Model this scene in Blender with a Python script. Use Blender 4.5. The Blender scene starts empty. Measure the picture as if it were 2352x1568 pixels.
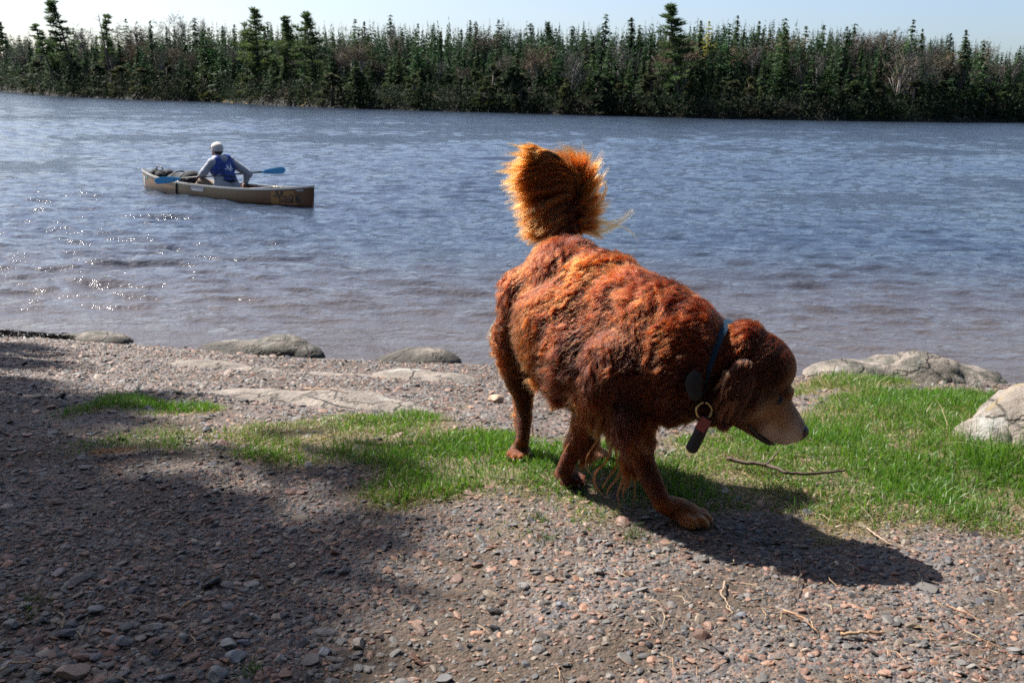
import bpy, bmesh, math, random
import numpy as np
from mathutils import Vector, Matrix

random.seed(7)
rng = np.random.default_rng(11)
SC = bpy.context.scene
COL = SC.collection
SKIP = set()

# ------------------------------------------------------------------ camera
CAM_H = 1.70            # eye height above the lake surface (z = 0)
FPX = 995.0             # 35 mm lens on a 36 mm sensor, in pixels of a 1024 wide picture
PITCH, ROLL = math.radians(13.67), math.radians(1.45)
RM = np.array(Matrix.Rotation(math.pi/2 - PITCH, 3, 'X') @ Matrix.Rotation(ROLL, 3, 'Z'))
CP = np.array([0.0, 0.0, CAM_H])

def ray(X, Y):
    return RM @ np.array([(X-512)/FPX, (341-Y)/FPX, -1.0])

def at(X, Y, y):
    d = ray(X, Y)
    return CP + d*(y/d[1])

cam_data = bpy.data.cameras.new('camera')
cam_data.lens = 35.0*FPX/995.6
cam_data.sensor_width = 36
cam_data.clip_start = 0.05
cam_data.clip_end = 3000
cam = bpy.data.objects.new('camera', cam_data)
cam.matrix_world = Matrix.Translation(CP) @ Matrix(RM.tolist()).to_4x4()
COL.objects.link(cam)
SC.camera = cam

# ------------------------------------------------------------------ light
SUN_EL, SUN_AZ = math.radians(49), math.radians(-54)      # azimuth from +Y, negative = left
SUN = np.array([math.sin(SUN_AZ)*math.cos(SUN_EL), math.cos(SUN_AZ)*math.cos(SUN_EL), math.sin(SUN_EL)])
sd = bpy.data.lights.new('sun', 'SUN')
sd.energy = 5.0
sd.angle = math.radians(0.53)
sd.color = (1.0, 0.95, 0.88)
so = bpy.data.objects.new('sun', sd)
so.rotation_euler = Vector(SUN).to_track_quat('Z', 'Y').to_euler()
COL.objects.link(so)

W = bpy.data.worlds.new('World')
SC.world = W
W.use_nodes = True
nt = W.node_tree
for n in list(nt.nodes):
    nt.nodes.remove(n)
sky = nt.nodes.new('ShaderNodeTexSky')
sky.sky_type = 'NISHITA'
sky.sun_disc = False
sky.sun_elevation = SUN_EL
sky.sun_rotation = SUN_AZ
sky.altitude = 300
sky.air_density = 0.8
sky.dust_density = 2.6
sky.ozone_density = 2.7
bg = nt.nodes.new('ShaderNodeBackground')
bg.inputs['Strength'].default_value = 0.072
wo = nt.nodes.new('ShaderNodeOutputWorld')
nt.links.new(sky.outputs[0], bg.inputs[0])
nt.links.new(bg.outputs[0], wo.inputs[0])

SC.view_settings.view_transform = 'Standard'
SC.view_settings.look = 'None'
SC.view_settings.exposure = 1.40
SC.view_settings.gamma = 1.0
SC.render.engine = 'CYCLES'
SC.cycles.use_denoising = False
SC.cycles.filter_width = 1.7
SC.cycles.max_bounces = 8
SC.cycles.transparent_max_bounces = 12
SC.cycles.sample_clamp_indirect = 6
SC.cycles.caustics_reflective = False
SC.cycles.caustics_refractive = False

# ------------------------------------------------------------------ helpers
def tag(o, label=None, cat=None, group=None, kind=None):
    if label: o['label'] = label
    if cat: o['category'] = cat
    if group: o['group'] = group
    if kind: o['kind'] = kind
    return o

def link(name, me, mat=None, parent=None):
    o = bpy.data.objects.new(name, me)
    COL.objects.link(o)
    if mat is not None:
        me.materials.append(mat)
    if parent is not None:
        o.parent = parent
    return o

def empty(name, loc=(0, 0, 0), rz=0.0):
    o = bpy.data.objects.new(name, None)
    o.empty_display_size = 0.1
    o.location = loc
    o.rotation_euler = (0, 0, rz)
    COL.objects.link(o)
    return o

def fmesh(name, V, F, col=None, smooth=False):
    """mesh from a vertex array (n,3) and a face array (m,3) or (m,4); optional per-vertex colour (n,3)"""
    V = np.asarray(V, np.float32); F = np.asarray(F, np.int32)
    k = F.shape[1]
    me = bpy.data.meshes.new(name)
    me.vertices.add(len(V)); me.vertices.foreach_set('co', V.ravel())
    me.loops.add(F.size); me.loops.foreach_set('vertex_index', F.ravel())
    me.polygons.add(len(F))
    me.polygons.foreach_set('loop_start', np.arange(0, F.size, k, dtype=np.int32))
    me.polygons.foreach_set('loop_total', np.full(len(F), k, np.int32))
    me.polygons.foreach_set('use_smooth', np.full(len(F), smooth, bool))
    if col is not None:
        a = me.color_attributes.new('col', 'FLOAT_COLOR', 'POINT')
        c = np.ones((len(V), 4), np.float32); c[:, :3] = col
        a.data.foreach_set('color', c.ravel())
    me.update(calc_edges=True)
    me.validate()
    return me

def bm_mesh(bm, name, smooth=True):
    me = bpy.data.meshes.new(name)
    bm.normal_update()
    bm.to_mesh(me); bm.free()
    for p in me.polygons: p.use_smooth = smooth
    return me

def ico(sub):
    bm = bmesh.new()
    bmesh.ops.create_icosphere(bm, subdivisions=sub, radius=1.0)
    V = np.array([v.co[:] for v in bm.verts]); F = np.array([[v.index for v in f.verts] for f in bm.faces])
    bm.free()
    return V, F
ICO = {k: ico(k) for k in (1, 2, 3, 4, 5)}

def smooth(a, b, x):
    t = np.clip((x-a)/(b-a), 0, 1)
    return t*t*(3-2*t)

class Wave:
    """cheap smooth pseudo-noise: a sum of sines, any dimension"""
    def __init__(s, n, lo, hi, seed, dim=2):
        r = np.random.default_rng(seed)
        f = np.exp(r.uniform(np.log(lo), np.log(hi), n))
        d = r.normal(size=(n, dim)); d /= np.linalg.norm(d, axis=1, keepdims=True)
        s.k = d*f[:, None]*2*np.pi; s.p = r.uniform(0, 6.28, n); s.a = (lo/f)**0.8; s.a /= np.sqrt((s.a**2).sum()/2)
    def __call__(s, P):
        P = np.asarray(P, float)
        out = np.zeros(P.shape[:-1])
        for k, p, a in zip(s.k, s.p, s.a):
            out += a*np.sin(P@k+p)
        return out

class NB:
    """small node-tree builder"""
    def __init__(s, name):
        s.m = bpy.data.materials.new(name); s.m.use_nodes = True
        s.t = s.m.node_tree
        for n in list(s.t.nodes): s.t.nodes.remove(n)
        s.out = s.n('ShaderNodeOutputMaterial')
    def n(s, typ, **kw):
        nd = s.t.nodes.new(typ)
        for k, v in kw.items():
            if k.startswith('_'): setattr(nd, k[1:], v)
            else: s.set(nd, k, v)
        return nd
    def set(s, nd, k, v):
        inp = nd.inputs[int(k[1:])] if (k[0] == 'i' and k[1:].isdigit()) else nd.inputs[k.replace('_', ' ')]
        if hasattr(v, 'is_output') or isinstance(v, bpy.types.NodeSocket): s.t.links.new(v, inp)
        else:
            if isinstance(v, (tuple, list)) and len(v) == 3 and inp.type == 'RGBA': v = (*v, 1)
            inp.default_value = v
    def attr(s, name='col'): return s.n('ShaderNodeAttribute', _attribute_name=name).outputs['Color']
    def pos(s): return s.n('ShaderNodeNewGeometry').outputs['Position']
    def obj(s): return s.n('ShaderNodeTexCoord').outputs['Object']
    def noise(s, vec, scale, detail=4, rough=0.55, out='Fac', dist=0.0):
        return s.n('ShaderNodeTexNoise', Vector=vec, Scale=scale, Detail=detail, Roughness=rough, Distortion=dist).outputs[out]
    def ramp(s, fac, stops, interp='LINEAR'):
        r = s.n('ShaderNodeValToRGB', Fac=fac); cr = r.color_ramp; cr.interpolation = interp
        while len(cr.elements) < len(stops): cr.elements.new(0.5)
        for e, (p, c) in zip(cr.elements, stops):
            e.position = p; e.color = (*c, 1) if isinstance(c, (tuple, list)) else (c, c, c, 1)
        return r.outputs[0]
    def mix(s, fac, a, b, mode='MIX'):
        m = s.n('ShaderNodeMix', _data_type='RGBA', _blend_type=mode)
        s.set(m, 'i0', fac); s.set(m, 'i6', a); s.set(m, 'i7', b)
        return m.outputs[2]
    def math(s, op, a, b=0.0):
        m = s.n('ShaderNodeMath', _operation=op); s.set(m, 'i0', a); s.set(m, 'i1', b); return m.outputs[0]
    def bump(s, h, strength=0.5, dist=0.01, normal=None):
        b = s.n('ShaderNodeBump', Height=h, Strength=strength, Distance=dist)
        if normal is not None: s.set(b, 'Normal', normal)
        return b.outputs[0]
    def bsdf(s, **kw):
        b = s.n('ShaderNodeBsdfPrincipled', **kw); s.t.links.new(b.outputs[0], s.out.inputs[0]); return b

def simple(name, c, rough=0.6, metal=0.0, nscale=30, namt=0.25, bump=0.0, spec=0.5):
    b = NB(name); f = b.noise(b.obj(), nscale, 5)
    col = b.mix(f, tuple(x*(1-namt) for x in c), tuple(min(1, x*(1+namt)) for x in c))
    kw = dict(Base_Color=col, Roughness=rough, Metallic=metal)
    p = b.bsdf(**kw); p.inputs['Specular IOR Level'].default_value = spec
    if bump: b.set(p, 'Normal', b.bump(b.noise(b.obj(), nscale*3, 4), bump, 0.01))
    return b.m

def tube_arrays(pts, rad, nseg=6):
    """a closed tapering tube along a polyline -> V, F(tri)"""
    pts = np.asarray(pts, float); n = len(pts); rad = np.broadcast_to(np.asarray(rad, float), (n,))
    tg = np.gradient(pts, axis=0); tg /= np.linalg.norm(tg, axis=1, keepdims=True)+1e-9
    ref = np.array([0, 0, 1.0]) if abs(tg[0, 2]) < 0.9 else np.array([1.0, 0, 0])
    u = np.cross(ref, tg); u /= np.linalg.norm(u, axis=1, keepdims=True)+1e-9
    w = np.cross(tg, u)
    a = np.linspace(0, 2*np.pi, nseg, endpoint=False)
    V = (pts[:, None]+rad[:, None, None]*(u[:, None]*np.cos(a)[None, :, None]+w[:, None]*np.sin(a)[None, :, None])).reshape(-1, 3)
    F = []
    for i in range(n-1):
        for j in range(nseg):
            p, q = i*nseg+j, i*nseg+(j+1) % nseg
            F += [(p, q, q+nseg), (p, q+nseg, p+nseg)]
    V = np.vstack([V, pts[0], pts[-1]])
    for j in range(nseg):
        F += [(n*nseg, (j+1) % nseg, j), (n*nseg+1, (n-1)*nseg+j, (n-1)*nseg+(j+1) % nseg)]
    return V, np.array(F)

class Bag:
    """collects vertex/face/colour arrays"""
    def __init__(s): s.V, s.F, s.C, s.n = [], [], [], 0
    def add(s, V, F, c=None):
        s.V.append(np.asarray(V, float)); s.F.append(np.asarray(F)+s.n); s.n += len(V)
        if c is not None: s.C.append(np.broadcast_to(np.asarray(c, float), (len(V), 3)))
    def tube(s, pts, rad, nseg=6, c=None): s.add(*tube_arrays(pts, rad, nseg), c)
    def mesh(s, name, smooth=False):
        return fmesh(name, np.vstack(s.V), np.vstack(s.F), np.vstack(s.C) if s.C else None, smooth)

def copy_tree(o, parent=None):
    c = o.copy(); COL.objects.link(c); c.parent = parent
    for ch in o.children: copy_tree(ch, c)
    return c

# ------------------------------------------------------------------ near ground
SHX = np.array([-400, -60, -20, -8, -3.58, -3.17, -2.66, -2.14, -1.27, -0.88, -0.29, 0.6, 1.8, 3.1, 6, 20, 60, 400.])
SHY = np.array([40, 14, 8.2, 6.9, 6.78, 6.70, 6.62, 6.52, 6.37, 6.33, 6.32, 6.22, 6.02, 6.05, 6.2, 6.0, 3.0, -30.])
TA = (np.array([-400, -30, -3, -0.6, 0, 0.5, 3.0, 3.5, 5, 9, 60, 500]), np.array([-9, -4, -.5, -.11, 0, .12, .60, .645, .65, .66, 1.4, 6]))
TB = (np.array([-400, -30, -3, -0.5, 0, 0.5, 1.5, 2.3, 3.2, 9, 60, 500]), np.array([-9, -4, -.6, -.16, 0, .16, .45, .59, .645, .68, 1.4, 6]))
GW = Wave(14, 0.25, 1.6, 3)
GW2 = Wave(10, 2.0, 6.0, 5)

def ground_z(x, y):
    x = np.asarray(x, float); y = np.asarray(y, float)
    t = np.interp(x, SHX, SHY)-y
    z = np.interp(t, *TA)*(1-smooth(0.8, 1.6, x))+np.interp(t, *TB)*smooth(0.8, 1.6, x)
    P = np.stack([x, y], -1)
    near = np.exp(-((x/9)**2+((y-3)/8)**2))
    return z + near*smooth(0.0, 0.5, t)*(0.010*GW(P)+0.003*GW2(P))

def on_ground(X, Y):
    """where the ray through a picture point meets the near ground"""
    d = ray(X, Y); lo, prev = 0.8, 1.0
    for y in np.arange(0.8, 9.0, 0.01):
        p = CP+d*(y/d[1])
        if p[2] < float(ground_z(p[0], p[1])): return p
    return CP+d*(9.0/d[1])
S_ = 1024/2352.0
def og(x, y):
    p = on_ground(x*S_, y*S_); return p[0], p[1]

def spacing(lo, hi, inner_lo, inner_hi, d, grow=1.25):
    a = list(np.arange(inner_lo, inner_hi+1e-6, d)); s = d
    while a[-1] < hi: s *= grow; a.append(a[-1]+s)
    s = d
    while a[0] > lo: s *= grow; a.insert(0, a[0]-s)
    return np.array(a)

def grid_faces(nr, nc):
    i = np.arange((nr-1)*(nc-1)); r, c = i//(nc-1), i % (nc-1); a = r*nc+c
    return np.stack([a, a+1, a+nc+1, a+nc], 1)

def in_poly(P, poly):
    x, y = P[:, 0], P[:, 1]; inside = np.zeros(len(P), bool); n = len(poly)
    for i in range(n):
        x0, y0 = poly[i]; x1, y1 = poly[(i+1) % n]
        c = ((y0 > y) != (y1 > y)) & (x < (x1-x0)*(y-y0)/(y1-y0+1e-12)+x0)
        inside ^= c
    return inside

def poly_dist(P, poly):
    d = np.full(len(P), 1e9); n = len(poly)
    for i in range(n):
        a = np.array(poly[i]); b = np.array(poly[(i+1) % n]); ab = b-a
        t = np.clip(((P-a)@ab)/(ab@ab+1e-12), 0, 1)
        d = np.minimum(d, np.linalg.norm(P-a-t[:, None]*ab, axis=1))
    return d

GRASS_MAIN = [og(*p) for p in [(330, 1010), (470, 975), (640, 962), (840, 955), (1000, 962), (1170, 985), (1320, 1003), (1500, 1012), (1650, 1005), (1740, 970),
              (1800, 930), (1832, 890), (1875, 872), (1930, 870), (1990, 875), (2040, 884), (2100, 893), (2160, 893), (2225, 892), (2280, 908), (2345, 908)]] + [(4.0, 4.4), (4.0, 2.0)] + [og(*p) for p in [(2352, 1262), (2200, 1240), (2060, 1205), (1900, 1195), (1780, 1190), (1620, 1185),
              (1480, 1195), (1330, 1190), (1200, 1178), (1080, 1150), (960, 1140), (850, 1135), (700, 1090), (560, 1080), (430, 1065)]]
GRASS_SIDE = [og(*p) for p in [(112, 940), (180, 922), (270, 914), (360, 918), (440, 928), (500, 938), (520, 948), (440, 952), (330, 950), (260, 942), (200, 952), (140, 962)]]

def grass_mask(P):
    """1 deep inside the lawn, 0 on the gravel"""
    P = np.asarray(P, float)
    m = np.zeros(len(P))
    nz = 0.05*GN(P)
    for poly, soft in ((GRASS_MAIN, 0.26), (GRASS_SIDE, 0.08)):
        d = poly_dist(P, poly)*np.where(in_poly(P, poly), 1, -1)
        m = np.maximum(m, smooth(-soft*0.45, soft, d+nz*1.5*soft/0.16))
    return m
GN = Wave(16, 0.8, 5.0, 21)

xs = spacing(-420, 420, -6.5, 4.6, 0.022); ys = spacing(-320, 30, 0.9, 7.2, 0.022)
gx, gy = np.meshgrid(xs, ys)
gz = ground_z(gx, gy)
gp = np.stack([gx.ravel(), gy.ravel()], 1)
gm = np.zeros(len(gp)); nearm = (np.abs(gp[:, 0]) < 7) & (gp[:, 1] > 0.5) & (gp[:, 1] < 7.5)
gm[nearm] = grass_mask(gp[nearm])
tsh = np.interp(gp[:, 0], SHX, SHY)-gp[:, 1]
wet = 1-smooth(0.02, 0.35, tsh+0.06*GN(gp*1.5))
mud = np.clip(1.2*smooth(0.2, 1.2, GN(gp*0.55+4.0)), 0, 1)*(gp[:, 1] < 3.2)
bmg = Bag(); bmg.add(np.stack([gx.ravel(), gy.ravel(), gz.ravel()], 1), grid_faces(len(ys), len(xs)), np.stack([gm, wet, mud], 1))

b = NB('gravel_ground')
P = b.pos(); sep = b.n('ShaderNodeSeparateColor', Color=b.attr()); g_, w_, m_ = sep.outputs
v1 = b.n('ShaderNodeTexVoronoi', Vector=P, Scale=75.0); v2 = b.n('ShaderNodeTexVoronoi', Vector=P, Scale=170.0)
def stone_cols(fac): return b.ramp(fac, [(0.0, (.055, .058, .066)), (.2, (.13, .135, .145)), (.38, (.20, .13, .105)), (.52, (.085, .09, .105)), (.66, (.25, .16, .125)), (.82, (.19, .17, .15)), (.93, (.30, .25, .21)), (1, (.12, .075, .06))], 'CONSTANT')
c1 = stone_cols(b.n('ShaderNodeSeparateColor', Color=v1.outputs['Color']).outputs[0]); c2 = stone_cols(b.n('ShaderNodeSeparateColor', Color=v2.outputs['Color']).outputs[1])
big = b.noise(P, 9.0, 5, .6)
c = b.mix(b.ramp(big, [(.4, 0.0), (.6, 1.0)]), c1, c2)
soil = b.mix(b.noise(P, 60, 4), (.036, .026, .018), (.092, .066, .046))
c = b.mix(b.ramp(b.noise(P, 3.5, 6, .65), [(.36, 0.15), (.60, .95)]), c, soil)
c = b.mix(b.math('MULTIPLY', m_, .75), c, soil)
thatch = b.mix(b.noise(P, 140, 5), (.05, .038, .022), (.20, .16, .085))
c = b.mix(b.math('MULTIPLY', g_, .92), c, thatch)
c = b.mix(b.math('MULTIPLY', w_, .75), c, (.03, .024, .02))
rough = b.n('ShaderNodeMapRange', Value=w_, i3=.85, i4=.25).outputs[0]
h = b.math('ADD', b.math('MULTIPLY', v1.outputs['Distance'], -1.0), b.math('MULTIPLY', v2.outputs['Distance'], -.5))
h = b.math('ADD', h, b.math('MULTIPLY', b.noise(P, 400, 3), .4))
pb = b.bsdf(Base_Color=c, Roughness=rough, Normal=b.bump(h, .9, .006))
pb.inputs['Specular IOR Level'].default_value = .3
M_GROUND = b.m
ground = link('ground', bmg.mesh('ground', True), M_GROUND)
tag(ground, 'gravel and soil bank sloping down to the lake under the dog', 'ground', kind='structure')

# ------------------------------------------------------------------ lake
def build_water():
    rows = [5.2]
    while rows[-1] < 190: rows.append(rows[-1]*1.0042)
    while rows[-1] < 900: rows.append(rows[-1]*1.012)
    rows = np.array(rows); nc = 620
    u = np.linspace(-1, 1, nc)
    X = u[None, :]*(0.72*rows[:, None]+3.0); Y = np.repeat(rows[:, None], nc, 1)
    sp = np.maximum(np.gradient(rows)[:, None], (0.72*rows[:, None]+3.0)*2/nc)
    r = np.random.default_rng(4); N = 95
    lam = np.exp(r.uniform(np.log(.15), np.log(2.2), N)); ang = r.normal(0, .42, N)+math.radians(-94)
    kx, ky = np.cos(ang), np.sin(ang); ph = r.uniform(0, 6.28, N)
    sl = 0.235*np.sqrt(2/N)*np.where(lam > 0.8, .35, np.where(lam > .5, .75, 1.1))
    Z = np.zeros_like(X); DX = np.zeros_like(X); DY = np.zeros_like(X)
    shore = np.interp(X, SHX, SHY); depth = smooth(-0.15, 1.6, Y-shore)
    gust = 0.80+0.28*Wave(8, .02, .22, 9)(np.stack([X, Y*.6], -1))
    for l, a, b_, p, s1 in zip(lam, kx, ky, ph, sl):
        k = 2*np.pi/l; att = smooth(1.7, 3.2, l/sp); amp = s1/k
        th = k*(a*X+b_*Y)+p
        Z += amp*att*np.sin(th)
        DX -= .8*amp*att*a*np.cos(th); DY -= .8*amp*att*b_*np.cos(th)
    m = depth*gust
    V = np.stack([X+DX*m, Y+DY*m, Z*m], -1).reshape(-1, 3)
    return fmesh('water', V, grid_faces(len(rows), nc), None, True)

b = NB('lake_water')
P = b.pos()
mp = b.n('ShaderNodeMapping', Vector=P, Scale=(.7, 1.0, 1.0)).outputs[0]
hh = b.math('ADD', b.math('MULTIPLY', b.noise(mp, 5.5, 3, .6), 1.0), b.math('MULTIPLY', b.noise(mp, 19, 3, .6), .42))
hh = b.math('ADD', hh, b.math('MULTIPLY', b.noise(mp, 1.6, 2, .5), 1.5))
sx = b.n('ShaderNodeSeparateXYZ', Vector=P).outputs
shallow = b.n('ShaderNodeMapRange', Value=sx[1], i1=6.0, i2=13.0, i3=1.0, i4=0.0).outputs[0]
shallow.node.interpolation_type = 'SMOOTHSTEP'
wc = b.mix(shallow, (.024, .036, .058), (.072, .060, .056))
rg = b.n('ShaderNodeMapRange', Value=sx[1], i1=9.0, i2=110.0, i3=.03, i4=.10).outputs[0]
pb = b.bsdf(Base_Color=wc, Roughness=rg, IOR=1.333, Normal=b.bump(hh, .40, .10))
M_WATER = b.m
water = link('water', build_water(), M_WATER)
tag(water, 'rippled blue lake with sparkling sun glints', 'lake', kind='structure')

# ------------------------------------------------------------------ stones
def rock_proto(sub, seed, flat=(1, 1, 1), rough=.18, cuts=5):
    r = np.random.default_rng(seed); V, F = ICO[sub]; V = V.copy()
    for _ in range(cuts):                                   # plane cuts give the broken facets of shingle
        d = r.normal(size=3); d /= np.linalg.norm(d); o = r.uniform(.5, .85)
        s = V@d; k = s > o
        V[k] -= (s[k]-o)[:, None]*d
    V *= 1+rough*Wave(8, .25, 1.1, seed+50, 3)(V)[:, None]*.5
    return V*np.array(flat), F

SCOL = np.array([(.13, .135, .145), (.17, .175, .18), (.085, .092, .11), (.06, .06, .065), (.27, .175, .14), (.31, .19, .14), (.22, .13, .105), (.25, .22, .185), (.19, .165, .14), (.34, .30, .26), (.13, .075, .06)])
SPRB = np.array([.17, .13, .15, .08, .12, .07, .09, .06, .07, .02, .04])

def scatter_stones(name, pts, size, protos, mat, sink=.25, colsel=None):
    n = len(pts); r = np.random.default_rng(len(pts)); bag = Bag()
    ci = r.choice(len(SCOL), n, p=SPRB/SPRB.sum()); cols = SCOL[ci]*np.array([.68, .63, .57])*np.exp(r.normal(0, .2, (n, 1)))
    pi = r.integers(0, len(protos), n); z = ground_z(pts[:, 0], pts[:, 1])
    for k, (V, F) in enumerate(protos):
        idx = np.where(pi == k)[0]; m = len(idx)
        if m == 0: continue
        a = r.uniform(0, 6.28, m); tx, ty = r.normal(0, .22, m), r.normal(0, .22, m)
        ca, sa = np.cos(a), np.sin(a); R = np.zeros((m, 3, 3))
        R[:, 0, 0] = ca; R[:, 0, 1] = -sa; R[:, 1, 0] = sa; R[:, 1, 1] = ca; R[:, 2, 2] = 1
        R[:, 2, 0] = tx; R[:, 2, 1] = ty
        s = size[idx]; st = np.stack([s*r.uniform(.75, 1.3, m), s*r.uniform(.7, 1.1, m), s*r.uniform(.45, .95, m)], 1)
        X = np.einsum('mij,mvj->mvi', R, V[None]*st[:, None])
        X += np.stack([pts[idx, 0], pts[idx, 1], z[idx]+st[:, 2]*(.35-sink)], 1)[:, None]
        FF = (F[None]+(np.arange(m)*len(V))[:, None, None]).reshape(-1, 3)
        bag.add(X.reshape(-1, 3), FF, np.repeat(cols[idx], len(V), 0))
    return link(name, bag.mesh(name, False), mat)

b = NB('shingle_stone')
P = b.pos()
c = b.mix(b.noise(P, 260, 4, .6), (.6, .6, .6), (1.35, 1.3, 1.25)); c = b.mix(1.0, b.attr(), c, 'MULTIPLY')
dirt = b.ramp(b.noise(P, 25, 5, .6), [(.48, 0.0), (.72, .55)])
c = b.mix(dirt, c, (.085, .065, .05))
pb = b.bsdf(Base_Color=c, Roughness=.62, Normal=b.bump(b.noise(P, 420, 4), .35, .002)); pb.inputs['Specular IOR Level'].default_value = .35
M_STONE = b.m

def cone_points(n, y0, y1, r, margin=.06):
    """points spread over the ground the lens sees between two distances"""
    y = np.sqrt(r.uniform(y0**2, y1**2, n)); x = r.uniform(-1, 1, n)*(.535+margin)*y
    return np.stack([x, y], 1)
PF = [rock_proto(2, 100+i, (1, .8, .55)) for i in range(10)]
PN = [rock_proto(3, 140+i, (1, .8, .55)) for i in range(6)]
PL = [rock_proto(1, 200+i, (1, .8, .5), .25, 3) for i in range(8)]
r = np.random.default_rng(5)
def keep_gravel(p, amt=.9):
    return r.random(len(p)) > grass_mask(p)*amt
p = cone_points(60000, 1.45, 3.0, r); p = p[keep_gravel(p)]
patch = 0.5+0.5*np.tanh(1.1*GN(p*.55+4.0)); p = p[r.random(len(p)) > .55*patch]
s = np.exp(r.normal(np.log(.0043), .50, len(p)))*(1+.45*smooth(.2, -1.0, p[:, 0])*smooth(2.4, 1.6, p[:, 1]))
gr1 = scatter_stones('gravel', p, np.minimum(s, .026), PF, M_STONE)
tag(gr1, 'grey and pink broken gravel covering the foreground', 'gravel', kind='stuff')
p = cone_points(95000, 2.9, 6.75, r); p = p[keep_gravel(p)]
tt = np.interp(p[:, 0], SHX, SHY)-p[:, 1]; p = p[(tt > -.08) & (r.random(len(p)) > .35*smooth(.2, 1.0, GN(p*.6+9)))]
s = np.exp(r.normal(np.log(.0062), .48, len(p)))
gr2 = scatter_stones('beach_gravel', p, np.minimum(s, .03), PL, M_STONE, .2)
tag(gr2, 'pinkish shingle on the sloping beach between the grass and the lake', 'gravel', kind='stuff')

# single stones large enough to point at (picture spot, half length in m, colour, form)
SINGLE = [
 (1043, 1233, .019, (.27, .17, .13), 'pinkish angular stone on the gravel below the grass edge'),
 (895, 1254, .017, (.045, .045, .05), 'small black stone between the grass and the big shadow'),
 (135, 1320, .032, (.17, .15, .155), 'smooth purplish grey stone alone in the dark soil at the left'),
 (305, 1360, .027, (.10, .095, .10), 'dark rounded stone in the shaded dip at the left'),
 (210, 1365, .022, (.15, .155, .16), 'flat grey stone beside the shaded dip'),
 (30, 1440, .035, (.16, .155, .15), 'grey blocky stone at the left edge above the lower corner'),
 (285, 1480, .028, (.13, .135, .14), 'grey tilted stone in the left shingle, upper of a pair'),
 (360, 1440, .028, (.20, .19, .175), 'pale grey rounded stone right of the bluish block'),
 (420, 1470, .026, (.19, .19, .18), 'wedge shaped grey stone near the middle of the left shingle'),
 (525, 1485, .036, (.21, .205, .19), 'long pale grey stone leaning on a blue-black one'),
 (563, 1480, .026, (.07, .08, .105), 'blue-black upright stone beside the long pale one'),
 (585, 1420, .022, (.24, .24, .235), 'small whitish pebble above the pale leaning stone'),
 (545, 1520, .042, (.19, .20, .21), 'wide flat blue-grey stone near the bottom edge'),
 (645, 1520, .022, (.26, .255, .24), 'white-grey upright stone at the bottom right of the flat one'),
 (170, 1553, .050, (.24, .17, .125), 'large tan oval stone cut by the bottom edge'),
 (500, 1555, .038, (.14, .15, .145), 'greenish grey flat stone touching the bottom edge'),
 (20, 1535, .030, (.14, .15, .165), 'flat slate blue stone in the lower left corner'),
 (375, 1560, .030, (.11, .115, .125), 'dark slate stone at the bottom beside the tan oval one'),
 (745, 1500, .027, (.17, .185, .21), 'triangular blue-grey stone on the bright gravel'),
 (820, 1485, .036, (.27, .235, .205), 'pale beige flat stone in the bright gravel'),
 (890, 1330, .016, (.05, .05, .055), 'small black pebble beside a brown twig'),
 (1290, 1395, .024, (.14, .15, .17), 'blue grey stone at the bottom centre below the dog'),
 (2250, 1330, .026, (.075, .085, .10), 'dark slate stone right of the shadow tip'),
 (2180, 1292, .021, (.06, .065, .075), 'black stone above the slate one, right of the shadow'),
 (2095, 1440, .026, (.10, .075, .055), 'dark brown stone on bare soil at the right'),
 (2130, 1425, .020, (.12, .08, .06), 'reddish brown stone touching the dark brown one'),
 (1860, 1375, .021, (.25, .20, .175), 'pale pink stone below the dog shadow'),
 (1700, 1415, .022, (.11, .12, .14), 'bluish stone in the gravel below the shadow'),
 (1135, 922, .060, (.40, .29, .20), 'tan angular stone on the beach left of the dog hind leg'),
 (870, 936, .030, (.075, .085, .10), 'dark slab lying on the embedded pale rock'),
 (935, 862, .022, (.05, .035, .03), 'dark pebble on the pale half buried slab'),
 (1045, 985, .03, (.24, .15, .11), 'reddish flat stone just above the grass behind the dog leg'),
 (370, 905, .036, (.30, .25, .20), 'pale flat stone on the beach behind the small grass patch'),
 (500, 893, .026, (.11, .115, .12), 'dark flat stone on the beach right of the small grass patch'),
 (52, 872, .030, (.28, .17, .125), 'pink stone at the left end of the beach'),
 (180, 866, .030, (.14, .07, .055), 'dark red stone on the left part of the beach'),
 (500, 1132, .024, (.20, .20, .20), 'pale flat stone at the shaded edge of the lawn'),
 (873, 1215, .020, (.26, .16, .125), 'pink flake of stone in the thin grass'),
 (1665, 1132, .030, (.20, .205, .215), 'grey flat stone in the grass shaded by the dog'),
]
for i, (X, Y, hs, c, lab) in enumerate(SINGLE):
    hs *= .62; V, F = rock_proto(4, 300+i, (1, .78, .55), .22, 7)
    x, y = og(X, Y); a = random.uniform(0, 3.14); ca, sa = math.cos(a), math.sin(a)
    V = V*hs*np.array([1, 1, random.uniform(.8, 1.2)]); V = np.stack([V[:, 0]*ca-V[:, 1]*sa, V[:, 0]*sa+V[:, 1]*ca, V[:, 2]], 1)
    o = link('stone', fmesh('stone', V, F, np.array(c)*np.ones((len(V), 3)), False), M_STONE)
    o.location = (x, y, float(ground_z(x, y))+hs*.18)
    tag(o, lab, 'stone', 'single stones in the gravel')

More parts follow.
